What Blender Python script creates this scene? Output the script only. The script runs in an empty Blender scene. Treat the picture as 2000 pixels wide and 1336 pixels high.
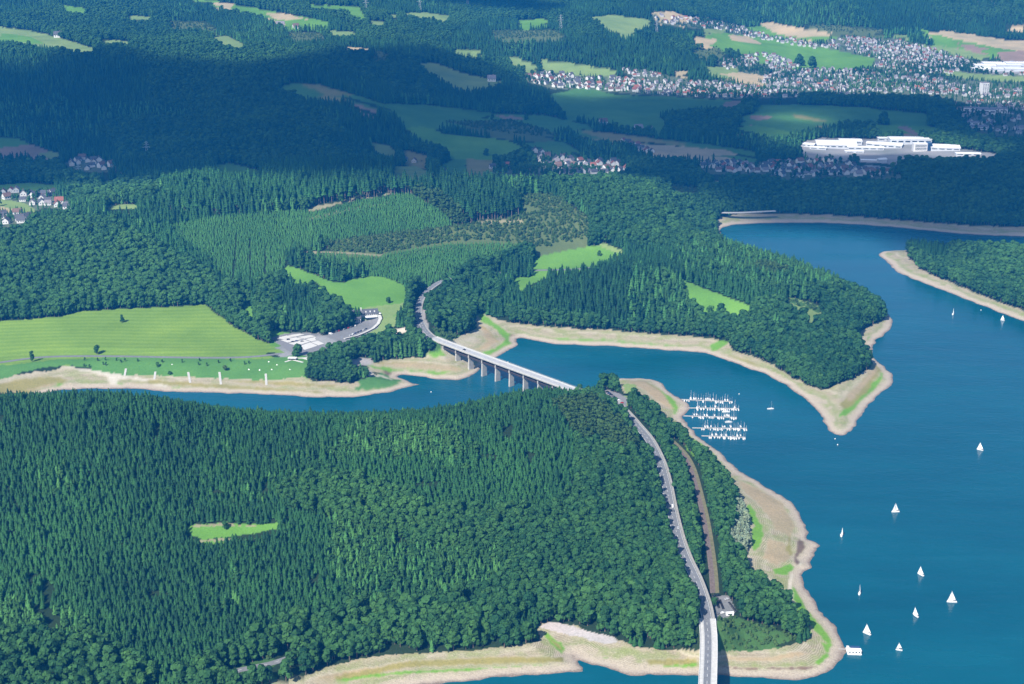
import bpy, math, random
import numpy as np
from mathutils import Vector, Matrix

# ------------------------------------------------------------------ camera, sky, sun, exposure
scene = bpy.context.scene
COL = scene.collection
PITCH = math.radians(18.3)          # downward tilt of the camera in the aircraft
CAM_H = 612.0                       # metres above the lake
FOC = 50.0 / 36.0 * 2000.0          # focal length in photograph pixels
cam_data = bpy.data.cameras.new('camera')
cam_data.lens = 50.0
cam_data.sensor_width = 36.0
cam_data.clip_start = 1.0
cam_data.clip_end = 40000.0
cam = bpy.data.objects.new('camera', cam_data)
cam.location = (0, 0, CAM_H)
cam.rotation_euler = (math.pi / 2 - PITCH, 0, 0)
COL.objects.link(cam)
scene.camera = cam

SUN_EL = math.radians(44.0)
SUN_H = Vector((-0.52, -0.854, 0)).normalized()          # horizontal direction towards the sun
SUN_DIR = Vector((SUN_H.x * math.cos(SUN_EL), SUN_H.y * math.cos(SUN_EL), math.sin(SUN_EL)))
world = bpy.data.worlds.new('World')
scene.world = world
world.use_nodes = True
wn = world.node_tree
bg = wn.nodes.get('Background') or wn.nodes.new('ShaderNodeBackground')
sky = wn.nodes.new('ShaderNodeTexSky')
sky.sky_type = 'NISHITA'
sky.sun_disc = False
sky.sun_elevation = SUN_EL
sky.sun_rotation = math.atan2(SUN_H.x, SUN_H.y)
sky.altitude = 300
sky.dust_density = 0.6
sky.ozone_density = 2.5
wn.links.new(sky.outputs[0], bg.inputs[0])
bg.inputs[1].default_value = 0.085
sun_data = bpy.data.lights.new('sun', 'SUN')
sun_data.energy = 5.0
sun_data.angle = math.radians(0.53)
sun_data.color = (1.0, 0.95, 0.87)
sun = bpy.data.objects.new('sun', sun_data)
sun.rotation_euler = SUN_DIR.to_track_quat('Z', 'Y').to_euler()
sun.location = (0, 0, 3000)
COL.objects.link(sun)
scene.view_settings.view_transform = 'Standard'
scene.view_settings.look = 'None'
scene.view_settings.gamma = 1.0
scene.view_settings.use_curve_mapping = False
scene.view_settings.exposure = 0.76
scene.cycles.max_bounces = 5
scene.cycles.diffuse_bounces = 2
scene.cycles.glossy_bounces = 2
scene.cycles.transparent_max_bounces = 12
scene.cycles.volume_bounces = 0

R = random.Random(7)
RNG = np.random.default_rng(11)

# ------------------------------------------------------------------ map of the photograph <-> metres on the ground
SP, CP = math.sin(PITCH), math.cos(PITCH)

def project(x, y, z):
    """metres -> photograph pixels (2000 x 1336)."""
    depth = y * CP + (CAM_H - z) * SP
    v = (y * SP - (CAM_H - z) * CP) / depth
    return 1000.0 + FOC * x / depth, 668.0 - FOC * v, depth

def unproject(px, py, z):
    """photograph pixel -> the point at height z, in metres."""
    dx, v = (px - 1000.0) / FOC, (668.0 - py) / FOC
    dy, dz = CP + v * SP, -SP + v * CP
    t = (z - CAM_H) / dz
    return dx * t, dy * t

# ------------------------------------------------------------------ noise
def _hash(ix, iy, seed):
    h = (ix.astype(np.int64) * 374761393 + iy.astype(np.int64) * 668265263 + seed * 982451653) & 0x7fffffff
    h = (h ^ (h >> 13)) * 1274126177 & 0x7fffffff
    return ((h ^ (h >> 16)) & 0xffff) / 65535.0

def vnoise(x, y, lam, seed=0):
    x = np.asarray(x, float) / lam
    y = np.asarray(y, float) / lam
    ix, iy = np.floor(x), np.floor(y)
    fx, fy = x - ix, y - iy
    fx = fx * fx * (3 - 2 * fx)
    fy = fy * fy * (3 - 2 * fy)
    a, b = _hash(ix, iy, seed), _hash(ix + 1, iy, seed)
    c, d = _hash(ix, iy + 1, seed), _hash(ix + 1, iy + 1, seed)
    return (a * (1 - fx) + b * fx) * (1 - fy) + (c * (1 - fx) + d * fx) * fy - 0.5

def fbm(x, y, lam, seed=0, octs=3):
    s, amp = 0, 1.0
    for o in range(octs):
        s = s + amp * vnoise(x, y, lam / 2 ** o, seed + o * 17)
        amp *= 0.5
    return s

def sstep(a, b, v):
    t = np.clip((v - a) / (b - a), 0, 1)
    return t * t * (3 - 2 * t)

# ------------------------------------------------------------------ the lake outline (water level 0)
LAKE = [(300, 1620), (520, 1420), (700, 1362), (830, 1338), (940, 1326), (1050, 1318), (1120, 1314), (1144, 1312), (1138, 1303), (1124, 1291),
        (1119, 1279), (1124, 1280), (1136, 1290), (1155, 1297), (1180, 1302), (1205, 1309), (1230, 1317), (1290, 1319), (1365, 1320), (1420, 1322), (1500, 1325),
        (1560, 1326), (1590, 1323), (1612, 1314), (1628, 1304), (1640, 1292), (1648, 1280), (1649, 1268), (1644, 1252), (1634, 1234), (1622, 1216), (1606, 1197), (1593, 1180),
        (1584, 1162), (1574, 1148), (1572, 1136), (1571, 1122), (1576, 1114), (1586, 1112), (1583, 1104), (1578, 1097), (1586, 1088), (1597, 1076), (1596, 1066),
        (1588, 1056), (1579, 1054), (1577, 1040), (1571, 1022), (1562, 1004), (1549, 986), (1520, 965), (1480, 941), (1450, 925), (1432, 910), (1420, 900),
        (1412, 886), (1396, 876), (1376, 862), (1362, 850), (1350, 838), (1341, 826), (1335, 815), (1338, 805), (1345, 797), (1342, 789), (1330, 780),
        (1312, 768), (1299, 757), (1292, 748), (1284, 743), (1268, 740), (1250, 738), (1230, 739), (1207, 740), (1188, 746), (1165, 757), (1130, 775),
        (1090, 788), (1000, 800), (850, 812), (600, 816), (450, 806), (330, 792), (200, 790), (90, 784), (60, 776), (90, 768), (120, 762),
        (160, 759), (200, 760), (225, 760), (250, 758), (287, 760), (325, 766), (375, 767), (440, 768), (500, 770), (560, 773), (620, 776), (680, 775), (720, 772),
        (760, 765), (795, 757), (819, 751), (806, 747), (788, 741), (772, 737), (776, 733), (792, 732), (815, 735), (840, 739), (870, 742), (898, 741),
        (918, 735), (935, 727), (944, 716), (956, 706), (968, 699), (984, 691), (998, 682), (1008, 677), (1014, 673), (1009, 667), (1010, 662), (1019, 660), (1037, 664),
        (1060, 669), (1085, 673), (1130, 674), (1200, 676), (1280, 682), (1360, 688), (1378, 689), (1392, 694), (1415, 703), (1450, 715), (1490, 729),
        (1520, 743), (1545, 758), (1575, 780), (1595, 800), (1605, 818), (1616, 836), (1630, 847), (1644, 850), (1660, 843), (1672, 828), (1680, 815), (1692, 796),
        (1712, 775), (1730, 760), (1741, 748), (1743, 735), (1734, 724), (1720, 711), (1707, 700), (1702, 690), (1702, 678), (1710, 665), (1724, 655), (1738, 646),
        (1743, 634), (1741, 624), (1736, 617), (1722, 604), (1690, 584), (1640, 562), (1580, 536), (1510, 517), (1440, 497), (1418, 478), (1410, 462),
        (1406, 450), (1416, 442), (1440, 438), (1480, 436), (1540, 435), (1600, 435), (1650, 437), (1700, 440), (1740, 443), (1800, 449), (1860, 455), (1920, 459), (2000, 462),
        (2150, 466), (2400, 470), (2400, 512), (2200, 512), (2000, 506), (1930, 500), (1850, 496), (1790, 489), (1750, 489), (1728, 491), (1713, 496), (1720, 503),
        (1733, 511), (1742, 523), (1760, 535), (1800, 552), (1850, 570), (1900, 590), (1950, 609), (2000, 628), (2100, 668), (2250, 730), (2500, 800),
        (2900, 900), (3000, 1300), (2600, 1620)]
LX, LY = [np.array(v) for v in zip(*[unproject(px, py, 0.0) for px, py in LAKE])]

def inside_poly(x, y, qx, qy):
    n = len(qx)
    res = np.zeros(x.shape, bool)
    j = n - 1
    for i in range(n):
        c = (qy[i] > y) != (qy[j] > y)
        if qy[j] != qy[i]:
            res ^= c & (x < (qx[j] - qx[i]) * (y - qy[i]) / (qy[j] - qy[i]) + qx[i])
        j = i
    return res

def seg_dist2(x, y, x0, y0, x1, y1):
    dx, dy = x1 - x0, y1 - y0
    L2 = dx * dx + dy * dy + 1e-9
    t = np.clip(((x - x0) * dx + (y - y0) * dy) / L2, 0, 1)
    return (x - x0 - t * dx) ** 2 + (y - y0 - t * dy) ** 2, t

# signed distance raster, positive on land
SDX0, SDY0, SDS = -1500.0, 560.0, 5.0
_gx = np.arange(SDX0, 2200, SDS)
_gy = np.arange(SDY0, 2900, SDS)
GX, GY = np.meshgrid(_gx, _gy)
_d2 = np.full(GX.shape, 1e12)
for i in range(len(LX)):
    j = (i + 1) % len(LX)
    d2, _ = seg_dist2(GX, GY, LX[i], LY[i], LX[j], LY[j])
    np.minimum(_d2, d2, out=_d2)
SDF = np.sqrt(_d2)
SDF[inside_poly(GX, GY, LX, LY)] *= -1

def bilin(A, x0, y0, s, x, y, out=None):
    fx, fy = (x - x0) / s, (y - y0) / s
    h, w = A.shape
    ok = (fx >= 0) & (fy >= 0) & (fx < w - 1.001) & (fy < h - 1.001)
    fx, fy = np.clip(fx, 0, w - 1.002), np.clip(fy, 0, h - 1.002)
    ix, iy = fx.astype(int), fy.astype(int)
    tx, ty = fx - ix, fy - iy
    v = (A[iy, ix] * (1 - tx) + A[iy, ix + 1] * tx) * (1 - ty) + (A[iy + 1, ix] * (1 - tx) + A[iy + 1, ix + 1] * tx) * ty
    return np.where(ok, v, out) if out is not None else v

def shore_dist(x, y):
    d = bilin(SDF, SDX0, SDY0, SDS, x, y, out=400.0)
    near = np.clip(1 - np.abs(d) / 60, 0, 1)
    return d + near * (vnoise(x, y, 14, 3) * 5 + vnoise(x, y, 5, 4) * 2.2)

# ------------------------------------------------------------------ hills: spot heights (pixel of the ground point, height in metres)
SPOTS = [(-500, 776, 114), (0, 773, 117), (200, 767, 121), (290, 774, 117), (450, 816, 92), (600, 835, 84), (720, 835, 84), (850, 818, 89), (1000, 793, 82), (1085, 768, 78), (1130, 770, 62), (1152, 773, 48),
         (-400, 1000, 66), (0, 1000, 62), (300, 1000, 58), (600, 990, 58), (450, 1040, 45), (900, 980, 58), (1100, 930, 56), (1180, 870, 58), (1200, 950, 46),
         (-400, 1200, 36), (0, 1200, 32), (300, 1200, 27), (600, 1180, 23), (900, 1180, 24), (1100, 1130, 29), (1250, 1110, 30), (1000, 1080, 40),
         (-300, 1400, 20), (0, 1400, 14), (300, 1380, 10), (500, 1310, 13), (480, 1450, 5), (-500, 1600, 20), (100, 1600, 8),
         (1230, 822, 28), (1290, 920, 28), (1310, 1010, 28), (1335, 1100, 27), (1380, 1190, 26), (1200, 782, 27), (1265, 860, 28),
         (1340, 895, 21), (1370, 1000, 19), (1390, 1160, 18), (1430, 1000, 15), (1480, 1150, 15), (1420, 1185, 17), (1420, 1230, 15), (1520, 1200, 14), (1320, 840, 14),
         (1250, 780, 11), (1255, 755, 6), (1300, 795, 7), (1300, 1150, 27), (1300, 1230, 16), (1340, 1200, 22),
         (0, 640, 22), (0, 690, 15), (230, 610, 27), (300, 680, 15), (400, 602, 26), (520, 680, 15), (100, 720, 13), (400, 725, 12), (570, 715, 12), (620, 670, 16),
         (-400, 650, 24), (-400, 720, 14), (0, 735, 11), (0, 755, 6),
         (710, 618, 24), (660, 650, 18), (700, 560, 36), (580, 530, 46), (780, 590, 27), (760, 645, 18), (838, 665, 25), (815, 615, 27), (840, 570, 31), (900, 535, 36), (860, 610, 24),
         (740, 700, 7), (820, 705, 8), (640, 730, 10), (900, 640, 14), (930, 615, 13), (960, 640, 10),
         (1060, 528, 22), (1120, 505, 27), (1010, 548, 17), (1200, 490, 32), (1250, 536, 66), (1100, 575, 42), (1320, 545, 60), (1150, 550, 56), (1050, 590, 28),
         (1350, 560, 50), (1450, 600, 40), (1400, 580, 46), (1590, 600, 40), (1600, 565, 36), (1500, 535, 40), (1670, 605, 27), (1600, 680, 40), (1560, 715, 26), (1645, 715, 22),
         (1660, 650, 28), (1450, 507, 36), (1380, 500, 45), (1500, 650, 44), (1460, 680, 16),
         (350, 372, 106), (550, 376, 104), (750, 376, 102), (850, 372, 99), (950, 362, 98), (1050, 366, 94), (1200, 374, 88), (1300, 396, 76), (1370, 428, 52),
         (500, 412, 92), (700, 410, 88), (330, 412, 92), (900, 420, 80), (1050, 420, 76), (1150, 430, 68), (1250, 450, 58), (1330, 470, 40),
         (700, 445, 72), (500, 470, 66), (650, 490, 57), (850, 490, 50), (950, 520, 34), (1050, 480, 42), (1130, 470, 44), (560, 520, 48), (400, 500, 60), (450, 560, 36), (850, 540, 32),
         (150, 468, 72), (0, 475, 66), (-300, 480, 70), (300, 520, 50), (150, 540, 42), (0, 560, 38), (400, 565, 32), (250, 428, 84), (-200, 560, 40),
         (30, 415, 38), (80, 398, 37), (150, 390, 42), (220, 402, 52), (-300, 400, 45), (0, 365, 38), (180, 322, 40), (100, 350, 36),
         (520, 256, 95), (350, 308, 56), (700, 310, 48), (620, 280, 70), (430, 290, 72), (470, 326, 44), (780, 320, 34), (750, 285, 44),
         (-400, 100, 190), (0, 100, 188), (200, 100, 184), (400, 118, 170), (600, 150, 146), (700, 190, 118), (750, 235, 84), (-400, 200, 115), (0, 200, 112), (200, 200, 114), (400, 200, 110), (600, 232, 88),
         (100, 270, 60), (0, 290, 46), (200, 305, 42), (-400, 290, 50), (-300, 350, 42),
         (80, 82, 172), (-400, 70, 178), (0, 70, 176), (200, 55, 182), (450, 82, 164), (540, 27, 188), (200, 28, 195), (0, 5, 225), (300, 5, 222), (600, 5, 215), (850, 22, 190), (700, 60, 164), (1000, 5, 215), (1300, 5, 212), (1600, 5, 196), (2000, 5, 190), (-400, 5, 230), (2400, 5, 200),
         (850, 130, 112), (950, 165, 90), (620, 182, 118), (850, 215, 62), (900, 272, 46), (950, 322, 34), (1000, 248, 54), (1050, 132, 95), (1150, 152, 76), (1200, 120, 108), (1000, 90, 138), (900, 70, 152), (1150, 58, 158), (1250, 48, 162), (780, 100, 140),
         (1350, 110, 92), (1450, 112, 72), (1600, 112, 64), (1800, 112, 60), (1950, 102, 80), (1500, 52, 112), (1700, 70, 100), (1900, 82, 92), (2000, 62, 105), (1500, 20, 160), (1800, 30, 150), (1350, 40, 150), (2400, 100, 90),
         (1600, 170, 45), (1300, 190, 52), (1200, 220, 48), (1450, 230, 46), (1700, 220, 42), (1900, 200, 42), (2000, 160, 48), (1300, 290, 30), (1130, 322, 26), (1700, 290, 20), (1500, 332, 23), (1900, 332, 36), (1700, 372, 30), (1950, 385, 42), (1800, 405, 26), (1600, 405, 19), (1450, 402, 20), (1350, 345, 30), (2400, 300, 45), (2400, 400, 40), (2050, 270, 34),
         (1500, 427, 12), (1900, 448, 12), (1830, 503, 32), (1950, 525, 34), (2000, 562, 28), (1880, 548, 20), (2150, 570, 45), (2400, 640, 50)]
SPX, SPY = [], []
for px, py, z in SPOTS:
    a, b = unproject(px, py, z)
    SPX.append(a); SPY.append(b)
# the back of the near hill, falling to the hidden bank of the lake arm (metres)
for a_ in (-0.48, -0.36, -0.30, -0.26, -0.20, -0.14, -0.06):
    SPX += [a_ * 1405, a_ * 1480, a_ * 1550]; SPY += [1405, 1480, 1550]
_back = [60, 28, 9] * 7
extra = [(-3500, 7000, 250), (-1500, 7000, 255), (500, 7000, 245), (2500, 7000, 235), (4000, 7000, 235), (-3500, 9500, 280), (0, 9500, 280), (4000, 9500, 270),
         (-3000, 5000, 230), (3500, 5200, 190), (3000, 3500, 60), (-2500, 3500, 150), (2600, 2200, 70), (-2200, 2400, 80), (-1500, 1300, 60), (-1200, 800, 20), (-400, 600, 5)]
SPX = np.array(SPX + [e[0] for e in extra]); SPY = np.array(SPY + [e[1] for e in extra])
SPZ = np.array([s[2] for s in SPOTS] + _back + [e[2] for e in extra], float)
_C2 = 60.0 ** 2
A = -np.sqrt((SPX[:, None] - SPX) ** 2 + (SPY[:, None] - SPY) ** 2 + _C2) / 1000.0
n = len(SPX)
M = np.zeros((n + 1, n + 1)); M[:n, :n] = A + np.eye(n) * 0.02; M[:n, n] = 1; M[n, :n] = 1
W = np.linalg.solve(M, np.append(SPZ, 0))

ZX0, ZY0, ZS = -5200.0, 500.0, 20.0
_zx = np.arange(ZX0, 5200, ZS); _zy = np.arange(ZY0, 9800, ZS)
ZB = np.empty((len(_zy), len(_zx)))
for r0 in range(0, len(_zy), 24):
    yy = _zy[r0:r0 + 24]
    XX, YY = np.meshgrid(_zx, yy)
    acc = np.full(XX.shape, W[n])
    for k in range(n):
        acc -= W[k] / 1000.0 * np.sqrt((XX - SPX[k]) ** 2 + (YY - SPY[k]) ** 2 + _C2)
    ZB[r0:r0 + 24] = acc
_XX, _YY = np.meshgrid(_zx, _zy)
_far = sstep(2700, 4200, _YY)
ZB += fbm(_XX, _YY, 260, 5, 3) * (5 + 17 * _far) + fbm(_XX, _YY, 800, 9, 2) * 44 * _far * sstep(90, 150, ZB)

FLATS = []           # (polygon xs, ys, height): ground levelled for yards and car parks
ROADS = []           # (xs, ys, zs, half width): ground is levelled along them

def natural_height(x, y):
    d = shore_dist(x, y)
    zb = np.maximum(bilin(ZB, ZX0, ZY0, ZS, x, y), 5.0)
    slope = 0.20 + 0.10 * vnoise(x, y, 160, 21)
    zs = slope * d
    k = sstep(45, 130, d)
    z = np.where(d > 0, zs * (1 - k) + zb * k, np.maximum(0.22 * d, -14))
    return z, d

def height(x, y):
    x = np.asarray(x, float); y = np.asarray(y, float)
    z, d = natural_height(x, y)
    for xs, ys, zs, hw in ROADS:
        m = np.nonzero((x > xs.min() - 40) & (x < xs.max() + 40) & (y > ys.min() - 40) & (y < ys.max() + 40))[0]
        if not len(m):
            continue
        best = np.full(len(m), 1e12); bz = np.zeros(len(m))
        for i in range(len(xs) - 1):
            d2, t = seg_dist2(x[m], y[m], xs[i], ys[i], xs[i + 1], ys[i + 1])
            w = d2 < best
            best[w] = d2[w]
            bz[w] = (zs[i] + t * (zs[i + 1] - zs[i]))[w]
        dd = np.sqrt(best)
        k = 1 - sstep(hw + 3.5, hw + 26, dd)
        z[m] = z[m] * (1 - k) + (bz - 0.25) * k
    for qx, qy, fz in FLATS:
        m = np.nonzero((x > qx.min() - 25) & (x < qx.max() + 25) & (y > qy.min() - 25) & (y < qy.max() + 25))[0]
        if len(m):
            d2 = np.full(len(m), 1e12)
            for i in range(len(qx)):
                j = (i + 1) % len(qx)
                q, _ = seg_dist2(x[m], y[m], qx[i], qy[i], qx[j], qy[j]); np.minimum(d2, q, out=d2)
            dd = np.where(inside_poly(x[m], y[m], qx, qy), 0, np.sqrt(d2))
            k = 1 - sstep(3, 22, dd)
            z[m] = z[m] * (1 - k) + fz * k
    return z

def h1(x, y):
    return float(height(np.array([x]), np.array([y]))[0])

def ground_at(px, py):
    """where the sight line through a pixel of the photograph meets the ground."""
    dx, v = (px - 1000.0) / FOC, (668.0 - py) / FOC
    d = np.array([dx, CP + v * SP, -SP + v * CP])
    t = np.arange(850, 8200, 4.0)
    X, Y, Z = d[0] * t, d[1] * t, CAM_H + d[2] * t
    h = np.maximum(height(X, Y), 0.0)
    i = np.nonzero(Z < h)[0]
    i = i[0] if len(i) else len(t) - 1
    a, b = Z[i - 1] - h[i - 1], h[i] - Z[i]
    tt = t[i - 1] + 4.0 * a / max(a + b, 1e-6)
    return float(d[0] * tt), float(d[1] * tt), float(CAM_H + d[2] * tt)

# ------------------------------------------------------------------ land cover, traced as a map
# name: (colour, stripes, shore banding)
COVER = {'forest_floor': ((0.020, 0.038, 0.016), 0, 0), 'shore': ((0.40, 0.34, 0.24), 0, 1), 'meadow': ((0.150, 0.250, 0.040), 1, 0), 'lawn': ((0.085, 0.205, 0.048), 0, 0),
         'grass': ((0.115, 0.255, 0.042), 0, 0), 'pasture': ((0.075, 0.185, 0.050), 0, 0), 'pale_grass': ((0.19, 0.27, 0.09), 0, 0), 'stubble': ((0.42, 0.34, 0.20), 0, 0),
         'soil': ((0.27, 0.19, 0.14), 0, 0), 'cutover': ((0.095, 0.13, 0.05), 0, 0), 'asphalt': ((0.20, 0.20, 0.205), 0, 0), 'concrete': ((0.25, 0.25, 0.25), 0, 0),
         'urban': ((0.105, 0.135, 0.085), 0, 0), 'rock': ((0.40, 0.37, 0.36), 0, 0), 'shore_grass': ((0.135, 0.285, 0.036), 0, 0), 'scrub': ((0.055, 0.125, 0.035), 0, 0), 'track': ((0.50, 0.455, 0.37), 0, 0), 'dry_mud': ((0.335, 0.270, 0.165), 0, 0), 'woodland_track': ((0.25, 0.235, 0.14), 0, 0),
         'dry_grass': ((0.25, 0.225, 0.08), 0, 0), 'mud': ((0.17, 0.115, 0.085), 0, 0), 'gravel': ((0.34, 0.32, 0.31), 0, 0)}
CN = list(COVER)
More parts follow.
